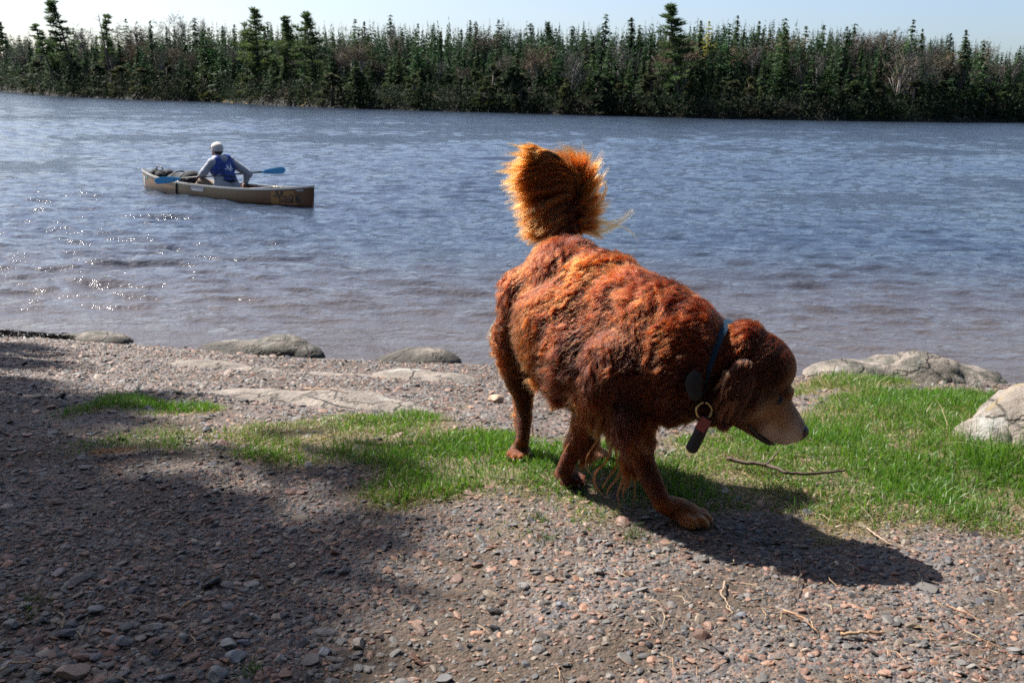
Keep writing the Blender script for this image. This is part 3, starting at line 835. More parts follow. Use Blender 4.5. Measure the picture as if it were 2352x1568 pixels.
SPR = [tree_proto('spruce_tree', spruce(400+i, rad, lv, per, club, ba, dr, c), M_NEEDLE, M_BARK) for i, (rad, lv, per, club, ba, dr, c) in enumerate([
    (.090, 34, 6, True, .10, .5, (.028, .044, .021)), (.110, 30, 7, False, .05, .4, (.032, .052, .022)), (.075, 36, 6, True, .22, .6, (.026, .040, .020)),
    (.130, 28, 8, False, .04, .35, (.034, .056, .024)), (.100, 32, 6, True, .30, .5, (.030, .044, .022)), (.085, 34, 7, False, .12, .45, (.036, .054, .022)),
    (.120, 30, 7, True, .08, .5, (.028, .048, .022)), (.070, 38, 5, True, .15, .6, (.030, .042, .020)), (.105, 30, 7, False, .18, .4, (.040, .058, .026)), (.145, 26, 8, False, .03, .3, (.030, .052, .024))])]
BAR = [tree_proto('bare_tree', bare(500+i, s, c, t), M_TWIGS, M_PALEBARK) for i, (s, c, t) in enumerate([
    (.24, (.155, .135, .125), 2), (.30, (.135, .110, .100), 3), (.20, (.175, .155, .145), 1), (.34, (.15, .115, .105), 3), (.26, (.12, .10, .09), 2)])]
CED = [tree_proto('cedar_tree', cedar(600+i, rd, c), M_NEEDLE, M_BARK) for i, (rd, c) in enumerate([
    (.26, (.048, .064, .030)), (.20, (.060, .074, .035)), (.32, (.066, .072, .038)), (.24, (.042, .062, .030))])]
SHR = [tree_proto('shrub', cedar(640+i, rd, c, 1000, .11, 1.5), M_NEEDLE, M_BARK) for i, (rd, c) in enumerate([(.50, (.075, .085, .030)), (.55, (.085, .070, .055)), (.45, (.060, .070, .035))])]

CXS = [-40, 0, 30, 60, 100, 150, 200, 260, 340, 400, 480, 560, 640, 700, 760, 820, 880, 940, 980, 1024, 1064]
CYS = [35, 35, 39, 39, 37, 31, 29, 26, 28, 28, 28, 28, 28, 25, 27, 30, 35, 40, 47, 53, 57]
def plant_px(proto, X, o, Ytop, wf=1.0, **kw):
    """a tree on the far bank whose crown reaches picture row Ytop"""
    bpt = far_pt(X, o); Yh = 86.1+.0253*X; y = bpt[1]
    ztop = at(X, Ytop, y)[2]; h = max(.6, ztop-bpt[2])
    return plant(proto, bpt, h, h*wf, **kw)

ZN = [(-50, 140, 'at the left end of the far shore'), (140, 345, 'behind the canoe'), (345, 510, 'between the canoe and the dog tail'), (510, 690, 'beyond the dog tail'), (690, 860, 'right of the tall leaning pine'), (860, 1100, 'at the right end of the far shore')]
def zone(X):
    for a, c, n in ZN:
        if a <= X < c: return n
r = np.random.default_rng(23); random.seed(4)
if 'forest' not in SKIP:
    def band(n, o0, o1, f0, f1, protos, kind, cat, w0=.9, w1=1.15, xj=1.0, yj=3.5, x0=-12, x1=1036):
        for i in range(n):
            X = x0+(x1-x0)*(i+r.uniform(0, 1)*xj)/n; o = r.uniform(o0, o1); bs = np.interp(X, FX, FY); cy = np.interp(X, CXS, CYS)
            f = r.uniform(f0, f1); Yt = bs+(cy-bs)*f+r.normal(0, yj)
            z = zone(X)
            plant_px(protos[r.integers(0, len(protos))], X, o, Yt, r.uniform(w0, w1), label=kind+' '+z, cat=cat, group=cat+'s '+z)
    band(108, 20, 30, .96, 1.06, SPR, 'narrow spruce on the skyline', 'spruce', .9, 1.4, yj=6.0)
    band(82, 9, 19, .68, .95, SPR, 'mid slope spruce', 'spruce', 1.0, 1.5)
    band(80, 2, 8, .42, .76, SPR, 'low dark spruce near the water', 'spruce', 1.1, 1.6)
    band(95, 5, 22, .55, .96, BAR, 'bare leafless tree', 'bare tree', .9, 1.3)
    band(105, .6, 4.5, .2, .55, CED, 'olive bushy cedar', 'cedar', 1.5, 2.3)
    band(60, .2, 1.4, .08, .2, SHR, 'low waterline shrub', 'shrub', 1.6, 2.8, yj=1.2)

    # the trees that stand out
    def P_(seed, **k): return tree_proto('pine_tree', pine(seed, **k), M_NEEDLE, M_BARK)
    LT = 'tall white pines above the forest'
    big = [
     (79, 6, 1, dict(lean=(-.17, 0), limbs=20, reach=.23, start=.28, side=math.pi), 1.3, 'tallest pine at the left leaning left with layered upswept limbs'),
     (8, 8, 22, dict(lean=(-.03, 0), limbs=13, reach=.15, start=.5), 1.0, 'slim pine with a small crown at the left edge of the sky'),
     (58, 5, 25, dict(lean=(-.22, 0), limbs=16, reach=.24, start=.35), 1.3, 'bushy crooked pine just left of the tallest left pine'),
     (111, 10, 15, dict(lean=(.0, 0), limbs=15, reach=.19, start=.3), 1.3, 'broad dark pine right of the dead snag'),
     (262, 7, 9, dict(lean=(-.05, 0), limbs=22, reach=.24, start=.25), 1.3, 'first of three big pines, right of the canoe, broad and pale green'),
     (290, 8, 17, dict(lean=(-.03, 0), limbs=22, reach=.20, start=.25), 1.3, 'middle of the three big pines, the dense upright one'),
     (317, 7, 13, dict(lean=(-.10, 0), limbs=24, reach=.25, start=.2), 1.3, 'right hand pine of the three with a forked feathery top'),
     (678, 3, 5, dict(lean=(-.10, 0), limbs=26, reach=.19, start=.22, bend=-.02), 1.3, 'tall pine leaning left that stands alone highest over the middle forest'),
     (1026, 4, 44, dict(lean=(.0, 0), limbs=16, reach=.26, start=.3), 1.0, 'wide pine limb cut by the right edge'),
     (545, 24, 22, dict(lean=(.0, 0), limbs=13, reach=.15, start=.4), 1.0, 'small round topped pine on the skyline left of the dog tail'),
    ]
    for i, (X, o, Yt, kw, wf, lab) in enumerate(big):
        plant_px(P_(700+i, **kw), X, o, Yt, wf, rz=0.0, label=lab, cat='pine', group=LT)
    LS = 'spruces that stand out of the forest'
    for X, o, Yt, pi_, wf, lab in [
        (418, 8, 22, 9, .82, 'dense black green spruce, darkest column left of the dog tail'),
        (776.5, 10, 16, 6, 1.0, 'tall spruce with a thin spike top right of the leaning pine'),
        (838, 10, 24, 1, .95, 'tall slim spruce before the bare birch crowns at the right'),
        (902, 12, 17.5, 3, 1.0, 'spiky spruce with a long bare tip at the right'),
        (955, 9, 28, 8, 1.1, 'cone shaped spruce rising alone near the right end'),
        (974, 8, 38, 6, 1.15, 'blunt topped spruce right of the cone shaped one'),
        (723, 10, 22, 3, 1.0, 'broad spruce right of the yellow larch'),
        (694.6, 14, 19, 8, 1.0, 'thin spruce left of the yellow larch'),
        (759, 2.5, 62, 0, 1.2, 'dark slim spruce near the water at the right of the leaning pine'),
        (863, 3, 70, 3, 1.0, 'dark spruce near the water below the bare birches'),
        (55, 3, 33, 2, 1.0, 'black spike topped spruce at the far left'),
        (155, 9, 20, 2, .9, 'needle thin spruce on the skyline above the canoe bow')]:
        plant_px(SPR[pi_], X, o, Yt, wf, label=lab, cat='spruce', group=LS)
    larch = tree_proto('larch_tree', spruce(480, .13, 26, 6, False, .2, .2, (.20, .17, .05), 5), M_NEEDLE, M_BARK)
    plant_px(larch, 702.7, 16, 19, 1.0, label='yellow green larch on the skyline beside the leaning pine', cat='larch')
    for X, o, Yt, k, wf, lab in [
        (180, 22, 9, 2, 1.5, 'tall pale bare birch on the skyline above the canoeist'), (140, 24, 19, 0, 1.9, 'rounded bare crown on the skyline left of the tall birch'),
        (86, 20, 22, 0, 1.3, 'bare crown right of the tallest left pine'), (205, 24, 15, 2, 1.3, 'bare crown right of the tall pale birch'),
        (392, 24, 20, 2, 1.2, 'pale bare birch on the skyline left of the black green spruce'), (870, 22, 25, 1, 1.5, 'widest bare birch crown on the right skyline'),
        (852, 24, 30, 3, 1.2, 'bare birch crown left of the widest one'), (893, 24, 28, 0, 1.3, 'bare birch crown behind the spiky spruce'),
        (927, 20, 36, 0, 1.3, 'small bare crown right of the spiky spruce'), (976, 16, 35, 2, 1.2, 'thin bare crown near the right end of the skyline'),
        (30, 20, 34, 0, 1.2, 'thin bare crown near the left end of the skyline'), (510, 24, 24, 2, 1.2, 'bare twigs on the skyline left of the round topped pine')]:
        plant_px(BAR[k], X, o, Yt, wf, label=lab, cat='bare tree', group='bare crowns against the sky')
    # dead leaning snag at the left
    sb = Bag(); sb.tube([(0, 0, 0), (-.06, 0, .5), (-.13, 0, 1)], [.014, .011, .003], 6); rr = np.random.default_rng(2)
    for i in range(16):
        f = rr.uniform(.35, .98); a = rr.uniform(0, 6.28); L = rr.uniform(.03, .10); p0 = np.array([-.13*f, 0, f])
        sb.tube([p0, p0+L*np.array([math.cos(a), math.sin(a), rr.uniform(.1, .9)])], [.004, .001], 4)
    snag = link('dead_tree', sb.mesh('dead_tree', True), M_BARK); bp = far_pt(114, 7); hz = at(103, 14, bp[1])[2]-bp[2]
    snag.location = bp; snag.scale = (hz, hz, hz); tag(snag, 'bare dead snag leaning left before the broad dark pine', 'dead tree')
    # the rest of the wood behind: one mass
    bag = Bag(); rr = np.random.default_rng(90)
    for i in range(2600):
        X = rr.uniform(-280, 1310); o = rr.uniform(10, 46); bpt = far_pt(X, o); cy = np.interp(X, CXS, CYS)+rr.normal(0, 4.5)+max(0, 24-o)*1.3; h = at(X, cy, bpt[1])[2]-bpt[2]
        k = 150; f = rr.uniform(.05, 1, k); R = .12*h*(1-f)**.85*rr.uniform(.3, 1, k); a = rr.uniform(0, 6.28, k)
        c = bpt+np.stack([R*np.cos(a), R*np.sin(a), f*h], 1); s = h*.085*rr.uniform(.6, 1.2, k)*(1.1-f)
        d1 = np.stack([np.cos(a), np.sin(a), -.5+0*a], 1); tris(c, d1*s[:, None], rand_unit(rr, k)*s[:, None], np.array((.036, .060, .030))*np.exp(rr.normal(0, .25, (k, 1))), bag)
    # brushwood under the trees
    for i in range(3500):
        X = rr.uniform(-260, 1290); o = rr.uniform(.1, 18) if i < 2600 else rr.uniform(-.3, 1.0); bpt = far_pt(X, o); k = 60; h = rr.uniform(.8, 3.0)*bpt[1]/125
        c = bpt+np.abs(rr.normal(0, .42, (k, 3)))*h*np.array([1, 1, 1])*np.where(rr.random((k, 3)) < .5, -1, 1)*np.array([1, 1, 0])+np.stack([np.zeros(k), np.zeros(k), rr.uniform(0, 1, k)*h], 1)
        s = .11*h*rr.uniform(.5, 1.2, k); tris(c, rand_unit(rr, k)*s[:, None]+np.array([0, 0, .1]), rand_unit(rr, k)*s[:, None]*.5, np.array([(.032, .042, .022), (.045, .036, .028), (.024, .036, .018)])[rr.integers(0, 3)]*np.exp(rr.normal(0, .25, (k, 1))), bag)
    fo = link('forest', bag.mesh('forest'), M_NEEDLE); tag(fo, 'dark mass of more spruces and brush filling the wood on the far shore', 'forest', kind='stuff')

# unseen conifer wood added behind and beside the camera to cut the sky fill
bag = Bag(); rr = np.random.default_rng(91)
for i in range(74):
    x = rr.uniform(-17, 17); y = rr.uniform(-13, -3.2) if i < 46 else rr.uniform(-4, 0); h = rr.uniform(8, 14); k = 900
    if (abs(x) < 1.5 and y > -4) or (y > -3.2 and abs(x) < 4.5): continue
    f = rr.uniform(.08, 1, k); R = .17*h*(1-f)**.7*rr.uniform(.15, 1, k)+.1; a = rr.uniform(0, 6.28, k)
    c = np.array([x, y, float(ground_z(x, y))])+np.stack([R*np.cos(a), R*np.sin(a), f*h], 1); s = .34*rr.uniform(.6, 1.2, k)
    tris(c, np.stack([np.cos(a), np.sin(a), -.4+0*a], 1)*s[:, None], rand_unit(rr, k)*s[:, None]*.8, np.array((.035, .05, .022))*np.exp(rr.normal(0, .25, (k, 1))), bag)
tag(link('wood', bag.mesh('wood'), M_NEEDLE), 'unseen dark conifers added behind the viewpoint to block sky light', 'wood', kind='stuff')

# pine on the near bank beyond the left edge of the picture; it throws the shade on the left foreground
sh = tree_proto('pine_tree', pine(811, lean=(.05, -.02), limbs=26, reach=.30, start=.38, tuft=46, tsize=.026), M_NEEDLE, M_BARK)
SHADE_T = 8.0
sc0 = np.array([-2.55, 2.95, .65])+SUN*SHADE_T
plant(sh, gp(sc0[0], sc0[1], -.02), 9.0, 7.0, rz=0.0, label='pine on the near bank at the left whose shade falls on the gravel', cat='pine')
sc1 = np.array([-3.05, 3.55, .65])+SUN*SHADE_T
plant(sh, gp(sc1[0], sc1[1], -.02), 9.0, 7.4, rz=2.1, label='second pine on the near bank farther left that shades the left end of the beach', cat='pine')

# ------------------------------------------------------------------ grown bodies
def blob(name, prims, voxel, iters=6, factor=.5, soften=None):
    """one continuous surface grown from overlapping ellipsoids and tapering limbs"""
    Vs, Fs, n = [], [], 0
    V0, F0 = ICO[3]
    def ball(c, A):
        nonlocal n
        Vs.append(V0@np.asarray(A).T+np.asarray(c)); Fs.append(F0+n); n += len(V0)
    for p in prims:
        if p[0] == 'e':
            c, rad = p[1], np.array(p[2]); M = np.array(p[3]) if len(p) > 3 else np.eye(3)
            ball(c, M@np.diag(rad))
        else:
            a, b_, r0, r1 = np.array(p[1], float), np.array(p[2], float), p[3], p[4]
            L = np.linalg.norm(b_-a); k = max(2, int(L/(.35*min(r0, r1)))+1)
            for t in np.linspace(0, 1, k): ball(a+(b_-a)*t, np.eye(3)*(r0+(r1-r0)*t))
    me = fmesh(name, np.vstack(Vs), np.vstack(Fs))
    o = bpy.data.objects.new(name, me); COL.objects.link(o)
    m = o.modifiers.new('r', 'REMESH'); m.mode = 'VOXEL'; m.voxel_size = voxel
    s = o.modifiers.new('s', 'SMOOTH'); s.iterations = iters; s.factor = factor
    dg = bpy.context.evaluated_depsgraph_get(); dg.update()
    out = bpy.data.meshes.new_from_object(o.evaluated_get(dg))
    bpy.data.objects.remove(o); bpy.data.meshes.remove(me)
    out.name = name
    if soften:                                                # relax the lumps where soften(V) says so
        V = mesh_np(out).astype(float); E = np.zeros(len(out.edges)*2, np.int32); out.edges.foreach_get('vertices', E); E = E.reshape(-1, 2)
        w = soften[0](V)[:, None]; cnt = np.bincount(E.ravel(), minlength=len(V))[:, None]
        for _ in range(soften[1]):
            acc = np.stack([np.bincount(E[:, 0], V[E[:, 1], k], len(V))+np.bincount(E[:, 1], V[E[:, 0], k], len(V)) for k in range(3)], 1)
            V += .6*w*(acc/cnt-V)
        out.vertices.foreach_set('co', V.astype(np.float32).ravel()); out.update()
    for p in out.polygons: p.use_smooth = True
    return out

def frame(d, up=(0, 0, 1)):
    """matrix whose local x runs along d"""
    d = np.array(d, float); d /= np.linalg.norm(d); u = np.array(up, float); s = np.cross(u, d); s /= np.linalg.norm(s); u = np.cross(d, s)
    return np.stack([d, s, u], 1)

def mesh_np(me):
    V = np.zeros(len(me.vertices)*3, np.float32); me.vertices.foreach_get('co', V); return V.reshape(-1, 3)

# ------------------------------------------------------------------ canoe
PB, PS = np.array([-6.67, 17.95]), np.array([-3.12, 15.47])      # bow and stern at the waterline
CL = float(np.linalg.norm(PB-PS)); cdir = (PB-PS)/CL; cmid = (PB+PS)/2
c_rz = math.atan2(cdir[1], cdir[0])
canoe = empty('canoe', (cmid[0], cmid[1], 0), c_rz)
tag(canoe, 'tan solo canoe numbered 26 floating on the lake with one paddler', 'canoe')
HL = CL/2
def gun_z(u): return .195+.12*abs(u)**2.6
def half_b(u): return .36*max(0.0, 1-abs(u)**2.3)**.85+.012
def hull_arrays(inset=0.0, nu=81, nv=25):
    V = []
    for i in range(nu):
        u = -1+2*i/(nu-1); zg = gun_z(u); zk = -.10+.05*abs(u)**4; hb = max(.004, half_b(u)-inset)
        x = u*(HL-inset*.5)
        for j in range(nv):
            t = -1+2*j/(nv-1); s = abs(t); y = math.copysign(hb*min(1, (1-(1-s)**2.6))*(1+.07*math.sin(math.pi*min(1, s))), t) if s > 0 else 0.0
            z = zk+inset+(zg-zk-inset)*s**2.2
            xx = x*(1-.018*(1-s)*abs(u)**6)
            V.append((xx, y, z))
    return np.array(V), grid_faces(nu, nv)
V1, F1 = hull_arrays(0); V2, F2 = hull_arrays(.012); F2 = F2[:, ::-1]
b = NB('canoe_skin'); P = b.obj(); sx = b.n('ShaderNodeSeparateXYZ', Vector=P).outputs
c = b.mix(b.noise(P, 6, 5, .6), (.16, .085, .030), (.25, .145, .056))
c = b.mix(b.ramp(b.math('MULTIPLY', sx[0], -1.0/HL), [(.30, 0.0), (.62, 1.0)]), c, (.145, .055, .014))          # amber laminate towards the stern
weave = b.n('ShaderNodeTexWave', Vector=P, Scale=9.0, Distortion=2.0, Detail=2.0).outputs['Fac']
c = b.mix(b.math('MULTIPLY', weave, .25), c, (.16, .10, .055))
pb = b.bsdf(Base_Color=c, Roughness=.28); pb.inputs['Specular IOR Level'].default_value = .5
M_HULL = b.m
hullb = Bag(); hullb.add(V1, F1); hullb.add(V2, F2)
hull = link('hull', hullb.mesh('hull', True), M_HULL, canoe)
M_GUN = simple('gunwale_metal', (.62, .58, .52), .3, .6); M_BLACK = simple('black_trim', (.012, .012, .014), .5)
for s in (-1, 1):
    bm = bmesh.new(); rings = []
    for i in range(61):
        u = -1+2*i/60; x = u*HL; y = s*half_b(u); z = gun_z(u)
        rings.append([bm.verts.new((x, y+s*a, z+d)) for a, d in ((-.020, -.010), (.012, -.010), (.012, .016), (-.020, .016))])
    for a, c in zip(rings, rings[1:]):
        for k in range(4): bm.faces.new((a[k], a[(k+1) % 4], c[(k+1) % 4], c[k]))
    bm.faces.new(rings[0]); bm.faces.new(rings[-1][::-1])
    bmesh.ops.recalc_face_normals(bm, faces=bm.faces)
    link('gunwale', bm_mesh(bm, 'gunwale', False), M_GUN, canoe)
for s in (-1, 1):                                                # deck plates at the two ends
    bm = bmesh.new(); pts = []
    for k in range(9):
        u = s*(.86+.14*k/8); pts.append((u*HL, half_b(u)*.96, gun_z(u)+.018))
    top = [bm.verts.new((x, y, z)) for x, y, z in pts]+[bm.verts.new((x, -y, z)) for x, y, z in pts[::-1]]
    bm.faces.new(top); g = bmesh.ops.extrude_face_region(bm, geom=bm.faces[:]); bmesh.ops.translate(bm, vec=(0, 0, -.012), verts=[v for v in g['geom'] if isinstance(v, bmesh.types.BMVert)])
    bmesh.ops.recalc_face_normals(bm, faces=bm.faces)
    link('deck_plate', bm_mesh(bm, 'deck_plate', False), M_BLACK if s > 0 else simple('deck_wood', (.30, .2, .11), .5), canoe)
def bar_mesh(name, p0, p1, r0, mat, parent, seg=8):
    bg_ = Bag(); bg_.tube([p0, (np.array(p0)+np.array(p1))/2, p1], r0, seg); return link(name, bg_.mesh(name, True), mat, parent)
for u in (.42, -.40): bar_mesh('thwart', (u*HL, -half_b(u), gun_z(u)-.012), (u*HL, half_b(u), gun_z(u)-.012), .016, M_GUN, canoe)
bm = bmesh.new(); bmesh.ops.create_cube(bm, size=1); bmesh.ops.scale(bm, vec=(.26, .58, .03), verts=bm.verts); bmesh.ops.bevel(bm, geom=bm.edges[:], offset=.01, segments=2)
st = link('seat', bm_mesh(bm, 'seat'), M_BLACK, canoe); st.location = (-.12, 0, .06)
# hull surface point on the near (port) side: y>0 is to the left of the bow
def hull_side(u, s, off=.004, side=1):
    zg = gun_z(u); zk = -.10+.05*abs(u)**4; hb = half_b(u)
    def pt(uu, ss):
        zg = gun_z(uu); zk = -.10+.05*abs(uu)**4
        return np.array([uu*HL*(1-.018*(1-ss)*abs(uu)**6), side*half_b(uu)*(1-(1-ss)**2.6)*(1+.07*math.sin(math.pi*ss)), zk+(zg-zk)*ss**2.2])
    p = pt(u, s); du = pt(u+.005, s)-pt(u-.005, s); ds = pt(u, min(1, s+.01))-pt(u, s-.01); n = np.cross(du, ds)*side; n /= np.linalg.norm(n)
    if n[1]*side < 0: n = -n
    return p+n*off
def s_of_z(u, z):
    zg = gun_z(u); zk = -.10+.05*abs(u)**4; return max(.02, min(1, (z-zk)/(zg-zk)))**(1/2.2)
def on_hull(x, z, off=.004): u = x/HL; return hull_side(u, s_of_z(u, z), off)
def decal(name, polys, mat, off=.004, parent=None, label=None):
    """flat outlines in (x along hull towards the stern, z) laid on the near hull side"""
    bm = bmesh.new()
    for poly in polys:
        vs = [bm.verts.new((x, z, 0)) for x, z in poly]; bm.faces.new(vs)
    bmesh.ops.triangulate(bm, faces=bm.faces[:])
    for _ in range(2): bmesh.ops.subdivide_edges(bm, edges=bm.edges[:], cuts=1, use_grid_fill=False)
    bmesh.ops.triangulate(bm, faces=bm.faces[:])
    for v in bm.verts: v.co = Vector(on_hull(v.co.x, v.co.y, off))
    bmesh.ops.recalc_face_normals(bm, faces=bm.faces)
    o = link(name, bm_mesh(bm, name), mat, parent or canoe)
    if label: o['label'] = label
    return o
def ell(cx, cz, rx, rz, a=0, n=14): return [(cx+rx*math.cos(t)*math.cos(a)-rz*math.sin(t)*math.sin(a), cz+rx*math.cos(t)*math.sin(a)+rz*math.sin(t)*math.cos(a)) for t in np.linspace(0, 2*math.pi, n, endpoint=False)]
def emblem(cx, cz, k, mx=1):
    """antlers over two crossed paddles"""
    out = []
    for s in (-1, 1):
        q = lambda x, z: (cx+mx*s*x*k, cz+z*k)
        out.append([q(.02, .10), q(.16, .22), q(.26, .42), q(.34, .66), q(.47, .58), q(.54, .34), q(.44, .10), q(.26, .00), q(.08, -.02)])    # antler palm
        out.append([q(.33, .62), q(.36, .86), q(.41, .86), q(.44, .60)]); out.append([q(.22, .36), q(.20, .62), q(.25, .62), q(.31, .50)])
        out.append([q(.48, .52), q(.55, .72), q(.58, .70), q(.53, .40)])
        out.append([q(.02, -.24), q(.5, -.05), q(.52, -.10), q(.04, -.30)]); out.append([q(.48, -.03), q(.92, .10), q(.98, .0), q(.90, -.10), q(.52, -.13)])   # paddle
    out.append([(cx-.10*k, cz+.06*k), (cx-.06*k, cz-.40*k), (cx, cz-.52*k), (cx+.06*k, cz-.40*k), (cx+.10*k, cz+.06*k), (cx, cz+.12*k)])
    return out
XS = -HL
decal('name_patch', [[(XS+.30, .235), (XS+.70, .205), (XS+.70, .015), (XS+.24, .02)]], simple('amber_patch', (.34, .15, .035), .4), .003, label='amber orange patch of bare laminate')
decal('emblem', emblem(XS+.545, .145, .115), M_BLACK, .007)
fc = bpy.data.curves.new('number', 'FONT'); fc.body = '26'; fc.size = .185; fc.extrude = 0; fo_ = bpy.data.objects.new('number', fc); COL.objects.link(fo_)
dg = bpy.context.evaluated_depsgraph_get(); dg.update(); fm = bpy.data.meshes.new_from_object(fo_.evaluated_get(dg)); bpy.data.objects.remove(fo_)
tv = mesh_np(fm); tv2 = np.array([on_hull(XS+.375-x, .052+z, .007) for x, z, _ in tv]); fm.vertices.foreach_set('co', tv2.astype(np.float32).ravel()); fm.name = 'number'; fm.update()
link('number', fm, M_BLACK, canoe)
decal('sticker', [[(XS+.14, .262), (XS+.26, .252), (XS+.26, .232), (XS+.14, .242)]], simple('pale_sticker', (.5, .48, .44), .5), .005)
decal('sticker', [[(-.02, .175), (.34, .172), (.32, .105), (.02, .108)]], simple('grey_sticker', (.42, .41, .42), .35), .005)
decal('sticker', [[(HL-.36, .235), (HL-.26, .24), (HL-.25, .19), (HL-.35, .18)]], simple('teal_sticker', (.10, .2, .19), .5), .005)
decal('sticker', [[(HL-.22, .22), (HL-.14, .23), (HL-.13, .06), (HL-.19, .05)]], simple('white_sticker', (.5, .5, .5), .5), .005)
# black strap hanging round the hull
bg_ = Bag(); bg_.tube([np.array(hull_side(.35*1.0, s, .012))+np.array([.02*math.sin(s*5), 0, 0]) for s in np.linspace(1, .25, 14)], .016, 6); link('strap', bg_.mesh('strap', True), M_BLACK, canoe)
bg_ = Bag(); rr = np.random.default_rng(5)
for i in range(5):
    p = np.array([XS-.005, .01, .30-.02*i]); bg_.tube([p, p+np.array([-.02, .01, -.06]), p+np.array([-.015+rr.normal(0, .01), .02, -.13])], .004, 5)
link('painter_rope', bg_.mesh('painter_rope', True), simple('dark_rope', (.03, .028, .025), .8), canoe)

# ------------------------------------------------------------------ bags in the canoe
M_BAG = simple('bag_cloth', (.012, .013, .015), .9, namt=.5, bump=.5)
cR = np.array([[math.cos(c_rz), -math.sin(c_rz)], [math.sin(c_rz), math.cos(c_rz)]])
def cw(x, y, z): q = cR@np.array([x, y])+cmid; return (q[0], q[1], z)
pk = empty('pack', cw(.98, 0, .01), c_rz); tag(pk, 'dark duffel pack with straps lying in the canoe before the paddler', 'pack')
link('pack_body', blob('pack_body', [('e', (0, 0, .17), (.34, .20, .15)), ('e', (-.22, .02, .23), (.16, .17, .15)), ('e', (.22, 0, .18), (.2, .19, .13))], .018), M_BAG, pk)
for x in (-.1, .14):
    bg_ = Bag(); bg_.tube([(x, .2*math.cos(t), .18+.165*math.sin(t)) for t in np.linspace(.1, 3.0, 12)], .014, 6); link('strap', bg_.mesh('strap', True), simple('pack_strap', (.05, .05, .052), .6), pk)
rb = empty('rolled_jacket', cw(1.55, .03, .07), c_rz); tag(rb, 'small crumpled black bundle in the canoe behind the blue paddle blade', 'bundle')
link('bundle_body', blob('bundle_body', [('e', (0, 0, .17), (.15, .14, .12)), ('e', (.13, .05, .21), (.10, .09, .09)), ('e', (-.14, -.02, .2), (.11, .1, .10))], .015), M_BAG, rb)
bg_ = Bag(); bg_.tube([(.10*math.cos(t), .06, .28+.06*math.sin(t)) for t in np.linspace(0, 3.1, 10)], .012, 6); link('strap', bg_.mesh('strap', True), M_BLACK, rb)

# ------------------------------------------------------------------ double bladed paddle
A_, B_ = at(154.2, 180.6, 16.45), at(285.6, 169.6, 17.45)
pd = empty('paddle', (A_+B_)/2); tag(pd, 'double bladed paddle with blue blades held across the paddler lap', 'paddle')
dv = (B_-A_); PLn = np.linalg.norm(dv); dv /= PLn; mid = (A_+B_)/2
bar_mesh('shaft', -dv*(PLn/2-.30), dv*(PLn/2-.30), .016, M_BLACK, pd, 10)
M_BLADE = simple('blue_blade', (.12, .44, .74), .3)
for s in (-1, 1):
    bm = bmesh.new(); sd_ = np.cross(dv, [0, -.35, 1.0]); sd_ /= np.linalg.norm(sd_); upv = np.array([0, -.25, 1.0]); upv -= dv*(upv@dv); upv /= np.linalg.norm(upv); th = np.cross(dv, upv)
    rows = []
    for i in range(15):
        t = i/14; w = .058*(math.sin(math.pi*min(1, t*.62+.06))**.7)*(1 if t < .9 else math.sqrt(max(0.02, 1-((t-.9)/.1)**2)))
        c0 = dv*s*(PLn/2-.42+.42*t)
        row = []
        for j, a in enumerate(np.linspace(0, 2*math.pi, 12, endpoint=False)):
            yy = w*math.cos(a); spine = .014*max(0, 1-t*1.3)
            row.append(bm.verts.new(c0+upv*yy+th*(math.sin(a)*(.006+spine*(1-abs(math.cos(a))))+.035*(yy/.09)**2*.6)))
        rows.append(row)
    for a, c in zip(rows, rows[1:]):
        for k in range(12): bm.faces.new((a[k], a[(k+1) % 12], c[(k+1) % 12], c[k]))
    bm.faces.new(rows[0]); bm.faces.new(rows[-1]); bmesh.ops.recalc_face_normals(bm, faces=bm.faces)
    link('blade', bm_mesh(bm, 'blade'), M_BLADE, pd)

# ------------------------------------------------------------------ paddler (x forward to the bow, y to his left, z up from the seat)
SEATZ = .085
man = empty('person', cw(-.12, 0, SEATZ), c_rz)
tag(man, 'person in grey hoodie, blue life vest and pale cap paddling the canoe seen from behind', 'person')
inv = np.linalg.inv(np.array([[cR[0, 0], cR[0, 1], 0], [cR[1, 0], cR[1, 1], 0], [0, 0, 1]]))
def loc(w): return inv@(np.asarray(w)-np.array(cw(-.12, 0, SEATZ)))
padl = lambda t: loc(mid+dv*t)
hipL, hipR = np.array([0, .10, .06]), np.array([0, -.10, .06])
chest = np.array([.10, 0, .36]); shL, shR = np.array([.12, .185, .475]), np.array([.12, -.185, .490]); neck = np.array([.15, 0, .53]); headc = np.array([.215, .005, .675])
hdL = padl(-.36); hdL = hdL+np.array([0, 0, .018]); elL = (shL+hdL)/2+np.array([-.10, .11, -.02])
hdR = np.array([-.06, -.335, .13]); elR = np.array([-.10, -.36, .30])
kL, kR = np.array([.42, .17, .15]), np.array([.42, -.17, .15]); fL, fR = np.array([.80, .12, -.06]), np.array([.80, -.12, -.06])
